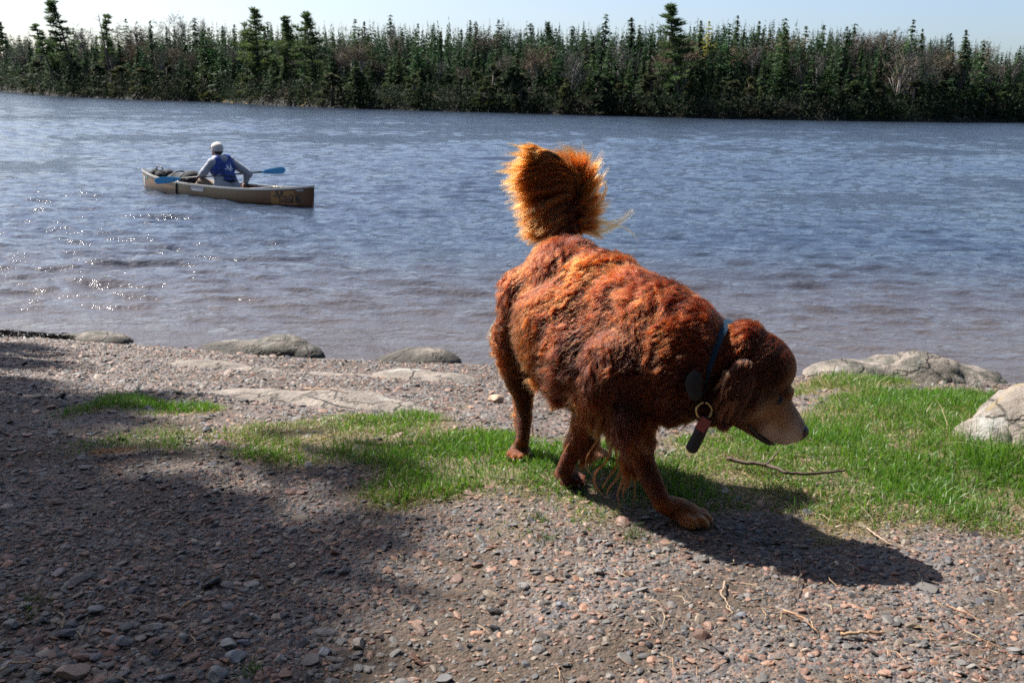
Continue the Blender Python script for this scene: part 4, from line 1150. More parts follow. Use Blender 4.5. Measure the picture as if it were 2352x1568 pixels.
def hand(c, d, curl_dir, r=1.0):
    """palm, four bent fingers of different length and a thumb"""
    d = np.array(d, float); d /= np.linalg.norm(d); cd = np.array(curl_dir, float); cd -= d*(cd@d); cd /= np.linalg.norm(cd); s = np.cross(d, cd); out = []
    out.append(('e', np.array(c)+d*.035, (.048, .020, .042), np.stack([d, cd, s], 1)))
    for k, (o, L) in enumerate(((-.030, .062), (-.010, .075), (.011, .070), (.030, .055))):
        p0 = np.array(c)+d*.075+s*o; p1 = p0+d*L*.45+cd*.008; p2 = p1+d*L*.15+cd*L*.40; p3 = p2-d*L*.22+cd*L*.18
        out += [('c', p0, p1, .0100, .0095), ('c', p1, p2, .0095, .0088), ('c', p2, p3, .0088, .0075)]
    t0 = np.array(c)+d*.02-s*.040; out += [('c', t0, t0+d*.03-s*.022+cd*.012, .0115, .0105), ('c', t0+d*.03-s*.022+cd*.012, t0+d*.050-s*.012+cd*.030, .0105, .009)]
    return out
body = [('c', hipL, chest, .13, .14), ('c', hipR, chest, .13, .14), ('c', shL, shR, .07, .07), ('c', neck-np.array([.02, 0, .06]), headc-np.array([.01, 0, .05]), .058, .055),
        ('e', headc+np.array([-.01, 0, .02]), (.098, .076, .105)), ('e', headc+np.array([.045, 0, -.045]), (.055, .058, .072)), ('e', headc+np.array([.105, 0, -.03]), (.020, .016, .022)),
        ('e', headc+np.array([.0, .078, -.01]), (.020, .012, .032)), ('e', headc+np.array([.0, -.078, -.01]), (.020, .012, .032)),
        ('c', shL, elL, .052, .043), ('c', elL, hdL, .042, .030), ('c', shR, elR, .052, .043), ('c', elR, hdR, .042, .030),
        ('c', hipL, kL, .085, .062), ('c', kL, fL, .060, .04), ('c', hipR, kR, .085, .062), ('c', kR, fR, .06, .04), ('c', fL, fL+np.array([.14, 0, .02]), .042, .035), ('c', fR, fR+np.array([.14, 0, .02]), .042, .035)]
body += hand(hdL-(hdL-elL)/np.linalg.norm(hdL-elL)*.03, hdL-elL, (.3, 0, -1)) + hand(hdR, hdR-elR+np.array([.0, .06, 0]), (.6, .5, 0))
M_SKIN = simple('skin', (.42, .23, .16), .5, namt=.12)
link('body', blob('body', body, .0065, 3), M_SKIN, man)
M_HOOD = simple('grey_fleece', (.30, .31, .335), .85, nscale=14, namt=.16, bump=.35)
def infl(p, k):
    if p[0] == 'e': return ('e', p[1], tuple(x+k for x in p[2]))+tuple(p[3:])
    return ('c', p[1], p[2], p[3]+k, p[4]+k)
wL = hdL-(hdL-elL)*.16; wR = hdR-(hdR-elR)*.05
hood = [('c', hipL+np.array([-.01, 0, -.02]), chest, .150, .155), ('c', hipR+np.array([-.01, 0, -.02]), chest, .150, .155), ('c', shL, shR, .085, .085), ('c', shL, elL, .076, .066), ('c', elL, wL, .066, .044), ('c', shR, elR, .078, .068), ('c', elR, wR, .068, .046),
        ('e', elL+np.array([-.01, .01, -.01]), (.07, .068, .07)), ('e', elR+np.array([-.01, -.01, -.01]), (.072, .07, .072)), ('c', shL-np.array([0, .06, 0]), neck, .075, .062), ('c', shR+np.array([0, .06, 0]), neck, .075, .062)]
link('hoodie', blob('hoodie', hood, .012, 4), M_HOOD, man)
hd = [('e', neck+np.array([-.045, 0, .015]), (.095, .115, .055)), ('e', neck+np.array([-.075, 0, -.03]), (.06, .10, .06)), ('e', neck+np.array([.03, .07, .02]), (.05, .045, .045)), ('e', neck+np.array([.03, -.07, .02]), (.05, .045, .045))]
link('hood', blob('hood', hd, .010, 3), M_HOOD, man)
M_VEST = simple('blue_vest', (.008, .036, .21), .5, nscale=20, namt=.2, bump=.3)
def vest_prims(k):
    T = (neck-np.array([.02, 0, .10])+np.array([0, 0, 0])); Bt = np.array([.015, 0, .145])
    ax = T-Bt; M = frame(ax, (1, 0, 0)); out = []
    for t in np.linspace(0, 1, 14): out.append(('e', Bt+ax*t, (.045, .178-.045*max(0, t-.45), .185-.012*t), M))
    return out
vb = vest_prims(0)+[('c', shL-np.array([.0, .085, -.02]), shL+np.array([-.02, -.075, -.10]), .105, .13), ('c', shR+np.array([.0, .085, .02]), shR+np.array([-.02, .075, -.10]), .105, .13)]
vm = blob('life_vest', vb, .011, 3); link('life_vest', vm, M_VEST, man)
from mathutils.bvhtree import BVHTree
vt = BVHTree.FromPolygons([v.co for v in vm.vertices], [p.vertices[:] for p in vm.polygons])
def vest_pt(ang, z, off=.004):
    """point on the vest surface seen from its axis: ang measured from straight back, + to his left"""
    d = Vector((-math.cos(ang), math.sin(ang), 0)); ox = .015+(z-.145)/(.43-.145)*.115
    h = vt.ray_cast(Vector((ox, 0, z))+d*1.0, -d)
    return np.array(h[0]+d*off) if h[0] else np.array((ox, 0, z))+np.array(d)*.19
for z in (.20, .265):
    bg_ = Bag(); pts = np.array([vest_pt(a, z+.012*math.sin(a*2), .003) for a in np.linspace(-2.2, 2.2, 40)]); bg_.tube(pts, .0105, 6); link('vest_strap', bg_.mesh('vest_strap', True), M_BLACK, man)
bg_ = Bag(); bg_.tube(np.array([vest_pt(.02, z, .003) for z in np.linspace(.16, .29, 10)]), .009, 6); link('vest_strap', bg_.mesh('vest_strap', True), M_BLACK, man)
for a0 in (.62, -.62):
    bg_ = Bag(); bg_.tube(np.array([vest_pt(a0*(1+.15*math.sin(t*3)), .30+.17*t, .002) for t in np.linspace(0, 1, 10)]), .006, 5); link('vest_piping', bg_.mesh('vest_piping', True), M_BLACK, man)
bm = bmesh.new()
for poly in emblem(0, 0, .085): bm.faces.new([bm.verts.new((x, z, 0)) for x, z in poly])
bmesh.ops.triangulate(bm, faces=bm.faces[:]); bmesh.ops.subdivide_edges(bm, edges=bm.edges[:], cuts=1); bmesh.ops.triangulate(bm, faces=bm.faces[:])
for v in bm.verts: v.co = Vector(vest_pt(-v.co.x/.17-.05, .385+v.co.y, .005))
link('vest_emblem', bm_mesh(bm, 'vest_emblem'), simple('white_print', (.75, .76, .78), .6), man)
M_CAP = simple('pale_cap', (.52, .48, .42), .85, nscale=18, namt=.12)
cap = link('cap', blob('cap', [('e', headc+np.array([-.012, 0, .045]), (.112, .090, .088)), ('e', headc+np.array([-.03, 0, .02]), (.092, .085, .075))], .008, 3), M_CAP, man)
bm = bmesh.new(); bmesh.ops.create_uvsphere(bm, u_segments=20, v_segments=10, radius=1); bmesh.ops.scale(bm, vec=(.085, .075, .010), verts=bm.verts)
br = link('cap_brim', bm_mesh(bm, 'cap_brim'), M_CAP, man); br.location = headc+np.array([.105, 0, .035]); br.rotation_euler = (0, .25, 0)
link('hair', blob('hair', [('e', headc+np.array([-.035, 0, -.028]), (.075, .078, .045))], .008, 2), simple('dark_hair', (.02, .014, .010), .6), man)
pants = [infl(('c', hipL, kL, .085, .062), .014), infl(('c', kL, fL-np.array([.05, 0, 0]), .060, .045), .014), infl(('c', hipR, kR, .085, .062), .014), infl(('c', kR, fR-np.array([.05, 0, 0]), .06, .045), .014), ('e', (0, 0, .04), (.14, .17, .10))]
link('trousers', blob('trousers', pants, .012, 3), simple('khaki_cloth', (.17, .12, .085), .85, nscale=12), man)

# ------------------------------------------------------------------ the dog
if 'dog' not in SKIP:
    Q = at
    dog = empty('dog', (.2, 2.6, float(ground_z(.2, 2.6))))
    tag(dog, 'wet red golden retriever with raised feathery tail sniffing along the grass', 'dog')
    DO = np.array(dog.location)
    def fr(hx, hy, hz=0): return frame((hx, hy, hz))
    def paw(X, Y, toe, z0=.002, k=1.0):
        """foot standing on the ground: pad, four toes spread along toe direction"""
        g = on_ground(X, Y); g = np.array([g[0], g[1], float(ground_z(g[0], g[1]))+z0]); t = np.array([toe[0], toe[1], 0.]); t /= np.linalg.norm(t); s = np.array([-t[1], t[0], 0]); M = np.stack([t, s, [0, 0, 1.]], 1)
        out = [('e', g+np.array([0, 0, .022])*k, (.038*k, .030*k, .023*k), M)]; tips = []
        for o, f in ((-.026, .026), (-.0095, .041), (.0095, .042), (.026, .027)):
            c = g+t*f*k+s*o*k+np.array([0, 0, .015*k]); out += [('e', c, (.024*k, .0105*k, .0155*k), M)]; tips.append((c+t*.021*k+np.array([0, 0, -.003]), t))
        return out, tips, g
    pA, tA, gA = paw(520, 457, (-.15, -1)); pB, tB, gB = paw(566, 483, (.6, -.8)); pC, tC, gC = paw(682, 523, (.78, -.62), k=1.22); pD, tD, gD = paw(592, 458, (.3, -1), .004)
    wA, wB, wC = Q(523, 438, 2.83), Q(565, 468, 2.575), Q(662, 503, 2.345)
    torso = [('e', (.150, 2.82, 1.165), (.15, .122, .125), fr(.1, -1)), ('e', (.120, 2.84, 1.10), (.13, .10, .13), fr(.1, -1)), ('e', (.20, 2.73, 1.17), (.15, .122, .125), fr(.45, -.9)), ('e', (.255, 2.66, 1.155), (.15, .130, .145), fr(.55, -.83)),
             ('e', (.315, 2.57, 1.11), (.16, .134, .165), fr(.65, -.76)), ('e', (.375, 2.49, 1.08), (.15, .138, .18), fr(.7, -.71)), ('e', (.44, 2.42, 1.075), (.12, .12, .15), fr(.75, -.66)), ('e', (.40, 2.48, 1.135), (.10, .08, .08), fr(.75, -.66)),
             ('e', (.255, 2.60, 1.06), (.13, .11, .11), fr(.6, -.8)), ('c', (.41, 2.46, 1.135), Q(700, 352, 2.42), .108, .092), ('c', Q(700, 350, 2.42), Q(742, 362, 2.39), .096, .076),
             ('e', Q(568, 325, 2.69), (.19, .115, .15), fr(.55, -.83)), ('e', Q(580, 350, 2.60), (.16, .10, .12), fr(.6, -.8)), ('e', Q(559, 338, 2.70), (.10, .09, .10)), ('e', (.15, 2.80, 1.21), (.13, .115, .115), fr(.1, -1)), ('e', (.235, 2.68, 1.20), (.15, .105, .10), fr(.5, -.85))]
    sk = Q(757, 366, 2.370)
    hM = fr(.55, -.12, -.8)                                           # head axis, brow to nose
    head = [('e', sk, (0.0880, 0.0806, 0.0848)), ('e', Q(745, 347, 2.380), (0.0636, 0.0657, 0.0615)), ('e', Q(773, 368, 2.355), (0.0551, 0.0636, 0.0594)), ('e', Q(744, 396, 2.355), (0.0721, 0.0700, 0.0657)), ('e', Q(724, 400, 2.380), (.06, .06, .06)),
            ('c', Q(764, 396, 2.350), Q(786, 422, 2.345), .053, .040), ('c', Q(786, 422, 2.345), Q(795, 430, 2.340), .040, .030), ('e', Q(772, 418, 2.345), (0.0360, 0.0360, 0.0339)), ('e', Q(781, 430, 2.340), (0.0307, 0.0350, 0.0254)), ('e', Q(784, 434, 2.340), (.030, .034, .026)), ('e', Q(790, 433, 2.340), (0.0191, 0.0276, 0.0191)),
            ('c', Q(744, 414, 2.350), Q(768, 436, 2.345), .036, .020), ('e', Q(786, 392, 2.335), (.019, .03, .018)), ('e', Q(795, 424, 2.340), (0.0191, 0.0191, 0.0191))]
    legs = [('c', Q(536, 296, 2.83), Q(524, 342, 2.87), .100, .074), ('c', Q(524, 342, 2.87), Q(521, 374, 2.875), .074, .052), ('c', Q(521, 374, 2.875), Q(523, 394, 2.865), .052, .030), ('c', Q(523, 394, 2.865), Q(524, 412, 2.86), .030, .023), ('c', Q(524, 412, 2.86), wA, .024, .020), ('c', wA, gA+np.array([0, 0, .03]), .020, .023),
            ('c', (.25, 2.80, 1.08), (.275, 2.73, .95), .095, .065), ('c', (.275, 2.73, .95), (.25, 2.86, .81), .055, .030), ('c', (.25, 2.86, .81), gD+np.array([0, .02, .03]), .028, .024),
            ('c', (.285, 2.44, 1.07), Q(598, 388, 2.47), .085, .054), ('c', Q(598, 388, 2.47), Q(583, 428, 2.52), .044, .028), ('c', Q(583, 428, 2.52), wB, .028, .022), ('c', wB, gB+np.array([0, .01, .03]), .022, .025),
            ('c', (.42, 2.50, 1.06), Q(632, 408, 2.43), .09, .060), ('c', Q(632, 408, 2.43), Q(643, 460, 2.39), .048, .029), ('c', Q(643, 460, 2.39), wC, .029, .023), ('c', wC, gC+np.array([-.01, .01, .03]), .023, .029)]
    tb_ = [Q(563, 250, 2.90), Q(567, 232, 2.95), Q(571, 210, 2.99), Q(574.5, 193, 3.0), Q(573.5, 178, 3.0), Q(566, 166, 2.99), Q(557, 157, 2.97), Q(547, 151, 2.95)]; tr_ = [.045, .036, .028, .022, .019, .016, .012, .007]
    tail = [('c', a, b_, r0, r1) for a, b_, r0, r1 in zip(tb_, tb_[1:], tr_, tr_[1:])]
    bm_ = blob('body', torso+head+legs+pA+pB+pC+pD+tail, .0065, 2, .5, (lambda V: .12*smooth(.74, .80, V[:, 2])+.88*smooth(.90, 1.02, V[:, 2])*(1-smooth(.46, .54, V[:, 0]))*(1-smooth(1.30, 1.34, V[:, 2])*smooth(2.80, 2.86, V[:, 1])), 34))
    BV = mesh_np(bm_)
    ear_c = Q(737, 388, 2.292); ear_d = Q(724, 425, 2.29)-Q(748, 357, 2.31); eM = frame(ear_d, (0, -1, .1))
    earm = blob('ear', [('e', ear_c, (.070, .037, .009), eM), ('e', Q(745, 372, 2.303), (.040, .036, .008), eM), ('e', Q(731, 403, 2.288), (.036, .030, .008), eM)], .006, 4)
    ear2_c = sk+np.array([0, .10, -.03]); ear2 = blob('ear', [('e', ear2_c, (.088, .046, .013), frame((-.2, .15, -1), (0, 1, .1)))], .008, 3)

    # ---- coat: guides carry flow, length, lift, waviness and colour over the body
    RED, DRK, GLD, PAL, MUZ, LEG, FACE = (.078, .0138, .0024), (.044, .0098, .002), (.13, .027, .0042), (.52, .26, .09), (.33, .17, .085), (.085, .020, .005), (.036, .009, .003)  # DRK also puts the shade of the flank and underside into the hair colour
    GU = []
    def g(p, flow, L, lift=.35, wav=1.0, col=RED): GU.append((np.array(p, float), np.array(flow, float)/np.linalg.norm(flow), L, lift, wav, np.array(col)))
    for X, Y, d, fl, L, li, wv, col in [
        # rump and back: wet, lying flat
        (563, 238, 2.86, (-.25, -.5, -.3), .024, .15, .8, RED), (540, 250, 2.80, (-.9, -.1, -.45), .026, .18, .8, RED), (588, 245, 2.80, (.2, .2, -.3), .026, .2, .8, RED), (522, 285, 2.76, (-.8, .1, -.7), .030, .25, .8, RED), (565, 275, 2.66, (-.7, -.1, -.7), .030, .25, .9, RED),
        (540, 320, 2.64, (-.95, .1, -.35), .040, .35, 1.0, GLD), (525, 345, 2.66, (-.9, .15, -.5), .048, .4, .9, GLD), (560, 320, 2.56, (-.8, 0, -.6), .036, .35, 1.1, RED), (545, 365, 2.62, (-.55, .1, -.85), .045, .35, 1.0, DRK),
        (610, 250, 2.70, (-.5, .5, .1), .030, .24, 1.5, RED), (640, 258, 2.60, (-.6, .5, .15), .030, .22, 1.6, GLD), (600, 275, 2.58, (-.7, .1, -.5), .034, .3, 1.5, GLD), (630, 290, 2.46, (-.8, 0, -.5), .034, .4, 1.5, RED), (668, 275, 2.50, (-.6, .4, .2), .028, .22, 1.3, RED),
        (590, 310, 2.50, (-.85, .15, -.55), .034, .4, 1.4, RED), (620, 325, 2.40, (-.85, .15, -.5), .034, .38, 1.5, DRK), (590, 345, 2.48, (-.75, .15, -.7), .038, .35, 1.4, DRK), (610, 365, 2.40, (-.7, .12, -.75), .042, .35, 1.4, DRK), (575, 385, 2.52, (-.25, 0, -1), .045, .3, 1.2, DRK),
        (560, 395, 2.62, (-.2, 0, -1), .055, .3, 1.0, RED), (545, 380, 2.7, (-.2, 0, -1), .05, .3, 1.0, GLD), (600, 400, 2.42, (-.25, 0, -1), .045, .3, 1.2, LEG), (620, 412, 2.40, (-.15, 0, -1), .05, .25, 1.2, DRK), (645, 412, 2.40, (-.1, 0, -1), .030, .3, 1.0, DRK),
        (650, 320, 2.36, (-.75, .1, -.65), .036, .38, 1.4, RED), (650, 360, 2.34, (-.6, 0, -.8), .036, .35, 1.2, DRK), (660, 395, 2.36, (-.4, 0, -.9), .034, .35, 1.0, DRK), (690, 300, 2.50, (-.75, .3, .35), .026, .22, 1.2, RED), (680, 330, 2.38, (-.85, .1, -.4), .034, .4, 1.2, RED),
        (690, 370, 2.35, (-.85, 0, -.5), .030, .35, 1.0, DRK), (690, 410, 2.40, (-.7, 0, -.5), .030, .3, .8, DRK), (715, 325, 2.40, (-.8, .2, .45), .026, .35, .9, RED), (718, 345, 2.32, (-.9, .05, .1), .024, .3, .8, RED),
        # head
        (743, 322, 2.380, (-.7, .2, .55), .020, .35, 1.1, RED), (740, 345, 2.310, (-.9, 0, -.1), .024, .3, 1.2, RED), (765, 332, 2.360, (-.6, .15, .7), .021, .35, .9, RED), (785, 355, 2.350, (-.4, .1, .9), .014, .3, .5, RED), (770, 355, 2.300, (-.8, 0, .5), .019, .3, .7, FACE), (760, 385, 2.290, (-.9, 0, .2), .017, .3, .4, FACE),
        (792, 378, 2.350, (-.3, .1, .95), .007, .25, .2, FACE), (750, 405, 2.290, (-.9, 0, .1), .012, .25, .4, DRK), (735, 420, 2.330, (-.8, 0, -.5), .022, .3, .7, FACE), (718, 412, 2.340, (-.8, 0, -.6), .026, .3, .8, FACE),
        (782, 409, 2.305, (-.6, 0, .7), .008, .3, .1, MUZ), (766, 413, 2.305, (-.8, 0, .4), .009, .3, .1, MUZ), (790, 410, 2.330, (-.5, 0, .8), .004, .2, .1, (.14,.055,.025)), (782, 425, 2.310, (-.7, 0, .5), .008, .3, .1, MUZ), (775, 432, 2.310, (-.7, 0, .2), .008, .3, .1, (.60,.46,.36)), (790, 433, 2.320, (-.6, 0, .4), .004, .2, .1, (.64,.50,.40)), (800, 424, 2.340, (-.6, 0, .8), .003, .2, .1, (.08,.035,.02)), (755, 425, 2.320, (-.8, 0, .1), .008, .2, .2, (.16,.07,.03)),
        (774, 392, 2.29, (-.8, 0, .5), .014, .3, .4, FACE), (790, 400, 2.32, (-.5, 0, .8), .009, .3, .3, (.10, .035, .012)), (758, 400, 2.29, (-.9, 0, .2), .015, .3, .5, FACE),
        # thigh strip behind, hind leg
        (512, 310, 2.80, (-.6, .3, -.8), .026, .5, 1.4, RED), (505, 335, 2.82, (-.75, .4, -.6), .028, .6, 1.6, LEG), (508, 362, 2.83, (-.7, .4, -.7), .024, .55, 1.6, LEG), (512, 388, 2.83, (-.3, .2, -.95), .016, .45, 1.3, LEG), (530, 390, 2.80, (.2, .1, -1), .014, .35, 1.1, DRK), (522, 412, 2.82, (0, 0, -1), .012, .25, .4, LEG), (523, 437, 2.80, (0, 0, -1), .007, .2, .2, LEG), (520, 455, 2.78, (0, -.8, -.5), .006, .2, .2, GLD), (523, 405, 2.9, (0, .4, -1), .03, .4, 1, LEG),
        (600, 440, 2.8, (0, 0, -1), .012, .2, .3, LEG),
        # fore legs
        (583, 425, 2.48, (-.2, 0, -1), .014, .3, .6, LEG), (570, 455, 2.54, (-.2, 0, -1), .009, .22, .3, RED), (562, 470, 2.55, (0, 0, -1), .008, .2, .2, RED), (568, 485, 2.53, (.5, -.6, -.5), .007, .2, .2, RED),
        (637, 430, 2.36, (.1, 0, -1), .011, .25, .6, LEG), (643, 460, 2.35, (.2, 0, -1), .008, .2, .3, LEG), (655, 490, 2.32, (.3, 0, -1), .008, .2, .2, LEG), (665, 507, 2.31, (.5, -.2, -.8), .007, .2, .2, GLD), (685, 525, 2.27, (.7, -.6, -.3), .008, .2, .2, (.30,.11,.035)), (618, 440, 2.46, (-.4, .3, -1), .050, .4, 1.2, LEG), (636, 475, 2.45, (-.3, .3, -1), .030, .4, 1.0, LEG), (590, 430, 2.56, (.2, .3, -1), .04, .4, 1.0, LEG),
        # tail root
        (567, 225, 2.95, (0, 0, 1), .03, .3, .6, DRK), (573, 190, 3.0, (-.1, 0, 1), .03, .3, .6, DRK)]:
        g(Q(X, Y, d), fl, L, li, wv, col)
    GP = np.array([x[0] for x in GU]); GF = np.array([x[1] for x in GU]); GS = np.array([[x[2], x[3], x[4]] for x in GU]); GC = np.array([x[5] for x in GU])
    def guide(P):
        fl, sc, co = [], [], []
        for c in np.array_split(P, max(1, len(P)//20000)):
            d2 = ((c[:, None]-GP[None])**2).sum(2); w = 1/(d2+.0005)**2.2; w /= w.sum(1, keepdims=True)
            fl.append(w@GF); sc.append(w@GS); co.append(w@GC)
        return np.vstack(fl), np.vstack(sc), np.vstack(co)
    def sample_mesh(me, n, r):
        me.calc_loop_triangles(); k = len(me.loop_triangles)
        t = np.zeros(k*3, np.int32); me.loop_triangles.foreach_get('vertices', t); t = t.reshape(-1, 3); V = mesh_np(me).astype(float)
        N = np.zeros(len(V)*3, np.float32); me.vertices.foreach_get('normal', N); N = N.reshape(-1, 3)
        a, b_, c = V[t[:, 0]], V[t[:, 1]], V[t[:, 2]]; ar = np.linalg.norm(np.cross(b_-a, c-a), axis=1); i = r.choice(k, n, p=ar/ar.sum())
        u = np.sqrt(r.random(n)); v = r.random(n); w0, w1, w2 = 1-u, u*(1-v), u*v
        P = a[i]*w0[:, None]+b_[i]*w1[:, None]+c[i]*w2[:, None]; nn = N[t[i, 0]]*w0[:, None]+N[t[i, 1]]*w1[:, None]+N[t[i, 2]]*w2[:, None]
        return P, nn/(np.linalg.norm(nn, axis=1, keepdims=True)+1e-9)
    from mathutils.kdtree import KDTree
    def nearest(src, dst):
        kd = KDTree(len(dst))
        for i, p in enumerate(dst): kd.insert(p, i)
        kd.balance(); return np.array([kd.find(p)[1] for p in src])
    def norm(v): return v/(np.linalg.norm(v, axis=-1, keepdims=True)+1e-9)
    FW1, FW2, FW3 = Wave(14, 3, 9, 71, 3), Wave(14, 4, 12, 72, 3), Wave(16, 5, 16, 73, 3)
    NS = 11
    S = np.linspace(0, 1, NS)
    def grow(P, N, r, per_clump=34, lenk=1.75, cap=1.0):
        n = len(P); fl, sc, co = guide(P); L, lift, wav = sc.T; L = np.minimum(L, cap)
        fl = fl-N*(fl*N).sum(1, keepdims=True); swirl = norm(np.cross(N, fl))
        big = (L > .018)
        fl = norm(fl)+swirl*(.75*np.tanh(FW1(P))*wav*np.where(big, 1, .25))[:, None]; fl = norm(fl)
        ci = r.choice(n, max(2, n//per_clump), replace=False); cl = nearest(P, P[ci]); root = ci[cl]
        Lk = (L*np.exp(r.normal(0, .16, n))*np.exp(.22*np.tanh(FW3(P)))*(1+(lenk-1)*smooth(.014, .030, L)))
        fly = (r.random(n) < .05) & (L > .02); Lc = (Lk[root]*.6+Lk*.4)*np.where(fly, 1.15, 1)
        phase = r.uniform(0, 6.28, len(ci))[cl]; freq = (6.5*np.exp(r.normal(0, .25, len(ci))))[cl]
        lf = np.maximum(lift*.55*(1+.55*np.tanh(FW2(P))), .13)+.16*fly
        g0 = np.array([0, 0, -1.0]); GT_ = g0-N*np.minimum(0, N@g0)[:, None]
        X = np.zeros((n, NS, 3)); X[:, 0] = P-N*.0004; pos = X[:, 0].copy()
        for k in range(1, NS):
            s = S[k]; d = fl*(1-.0*s)+N*(lf*(1.35-1.3*s))[:, None]+GT_*(.35*s*np.clip(L/.05, 0, 1.4))[:, None]
            d = norm(d); pos = pos+d*(Lc/(NS-1))[:, None]; X[:, k] = pos
        bit = norm(np.cross(fl, N))
        amp = np.clip(Lc*.11*wav, 0, .008)
        wv = np.sin(freq[:, None]*S[None]*np.clip(Lc/.035, .6, 2.2)[:, None]+phase[:, None])*S[None]**.7
        X += (bit*.8)[:, None]*(amp[:, None]*wv)[:, :, None]+N[:, None]*(amp[:, None]*.6*np.cos(freq[:, None]*S[None]+phase[:, None])*S[None])[:, :, None]
        pull = (np.where(L > .02, .57, .12)*r.uniform(.35, 1.1, n)*np.where(fly, .15, 1))[:, None]*S[None]**1.5
        off = X[root]-X[root][:, :1]+X[:, :1]*0+X[root][:, :1]
        X = X*(1-pull[:, :, None])+off*pull[:, :, None]
        X[:, 1:] += r.normal(0, .0005, (n, NS-1, 3))*S[None, 1:, None]
        ck = np.exp(r.normal(0, .13, len(ci)))[cl]*np.exp(r.normal(0, .22, n))*np.exp(.34*np.tanh(FW3(P*1.6))); gold = (r.random(n) < .15)
        co = co*ck[:, None]; co[gold & (L > .015)] = co[gold & (L > .015)]*.4+np.array(GLD)*.6
        return X, co, L
    def curves_obj(name, Xs, cols, rads, mat, parent):
        hc = bpy.data.hair_curves.new(name); sizes = [x.shape[1] for x in Xs for _ in range(len(x))]
        hc.add_curves(sizes)
        pos = np.concatenate([x.reshape(-1, 3) for x in Xs]).astype(np.float32)
        hc.attributes['position'].data.foreach_set('vector', pos.ravel())
        ra = hc.attributes.get('radius') or hc.attributes.new('radius', 'FLOAT', 'POINT')
        rr_ = np.concatenate([np.broadcast_to(rd, x.shape[:2]).reshape(-1) if np.ndim(rd) else np.tile(np.interp(np.linspace(0, 1, x.shape[1]), [0, .5, 1], [rd, rd*.9, rd*.12]), len(x)) for x, rd in zip(Xs, rads)]).astype(np.float32)
        ra.data.foreach_set('value', rr_)
        ca = hc.attributes.new('hcol', 'FLOAT_COLOR', 'CURVE'); c = np.ones((len(sizes), 4), np.float32); c[:, :3] = np.clip(np.vstack(cols), .004, .9); ca.data.foreach_set('color', c.ravel())
        hc.materials.append(mat); o = bpy.data.objects.new(name, hc); COL.objects.link(o); o.parent = parent; return o
    b = NB('dog_hair'); hb = b.n('ShaderNodeBsdfHairPrincipled', Color=b.attr('hcol'), Roughness=.40, Coat=.0, IOR=1.30); hb.inputs['Radial Roughness'].default_value = .45; hb.inputs['Random Roughness'].default_value = .2
    b.t.links.new(hb.outputs[0], b.out.inputs[0]); M_HAIR = b.m
    r = np.random.default_rng(31)
    # skin under the coat
    _, sc, co = guide(BV.astype(float)); a = bm_.color_attributes.new('col', 'FLOAT_COLOR', 'POINT'); c4 = np.ones((len(BV), 4), np.float32); c4[:, :3] = co*.8; a.data.foreach_set('color', c4.ravel())
    b = NB('dog_skin'); b.bsdf(Base_Color=b.attr(), Roughness=.9); M_DSKIN = b.m
    def child(name, me, mat, parent=dog):
        o = link(name, me, mat); o.parent = parent; o.matrix_parent_inverse = Matrix.Translation(-Vector(dog.location)); return o
    body = child('body', bm_, M_DSKIN)
    P, N = sample_mesh(bm_, 260000, r)
    dens = np.ones(len(P)); keep = (P[:, 1] < 3.2)
    tl = np.array(tb_); dt = np.min(np.linalg.norm(P[:, None]-tl[None, 2:], axis=2), 1); keep &= dt > .032
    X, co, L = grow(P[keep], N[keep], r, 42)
    P2, N2 = sample_mesh(bm_, 620000, r); k2 = guide(P2)[1][:, 0] < .0165; k2 &= np.min(np.linalg.norm(P2[:, None]-tl[None, 2:], axis=2), 1) > .05
    X2, co2, L2 = grow(P2[k2], N2[k2], r, 12, 1.15)
    P3, N3 = sample_mesh(bm_, 230000, r); k3 = np.min(np.linalg.norm(P3[:, None]-tl[None, 2:], axis=2), 1) > .032
    X3, co3, L3 = grow(P3[k3], N3[k3], r, 10, 1.0, .0135)
    fur = curves_obj('fur', [X, X2, X3], [co, co2, co3*.8], [.00065, .00050, .00060], M_HAIR, None); fur.parent = dog; fur.matrix_parent_inverse = Matrix.Translation(-Vector(dog.location))
    # ears
    for em, nn in ((earm, 9000), (ear2, 3000)):
        eo = child('ear', em, simple('ear_skin', (.04, .012, .006), .8))
        P, N = sample_mesh(em, nn, r); n = len(P); fl = norm(np.array(ear_d)[None]+r.normal(0, .004, (n, 3)))
        tpos = np.clip(((P-ear_c)@norm(np.array(ear_d)))/.09, -1, 1); L = .026+.030*np.clip(tpos, 0, 1); ph = r.uniform(0, 6.28, n//30+1)[nearest(P, P[:n//30+1])]
        fld = norm(fl-N*(fl*N).sum(1, keepdims=True)*.8)
        X = P[:, None]+fld[:, None]*(L[:, None]*S[None])[:, :, None]+N[:, None]*(.004*np.sin(S*2.6)[None, :, None])+np.cross(fld, N)[:, None]*(.0035*np.sin(S[None]*5+ph[:, None])*S[None])[:, :, None]
        ci = nearest(P, P[:n//30+1]); X = X*(1-.25*S[None, :, None]**1.3)+X[ci]*(.25*S[None, :, None]**1.3)
        c = np.array((.045, .011, .004))*np.exp(r.normal(0, .3, (n, 1))); c[r.random(n) < .14] = (.17, .06, .022)
        eh = curves_obj('ear_fur', [X], [c], [.0008], M_HAIR, None); eh.parent = eo; eh.matrix_parent_inverse = eo.matrix_world.inverted() if False else Matrix.Identity(4)

    # feathering: tail plume and long wet locks
    def spline(pts, n):
        pts = np.array(pts, float); t = np.linspace(0, len(pts)-1, n); i = np.clip(t.astype(int), 0, len(pts)-2); f = t-i
        p0, p1, p2, p3 = pts[np.clip(i-1, 0, None)], pts[i], pts[i+1], pts[np.clip(i+2, None, len(pts)-1)]; f = f[:, None]
        return .5*(2*p1+(p2-p0)*f+(2*p0-5*p1+4*p2-p3)*f**2+(3*p1-p0-3*p2+p3)*f**3)
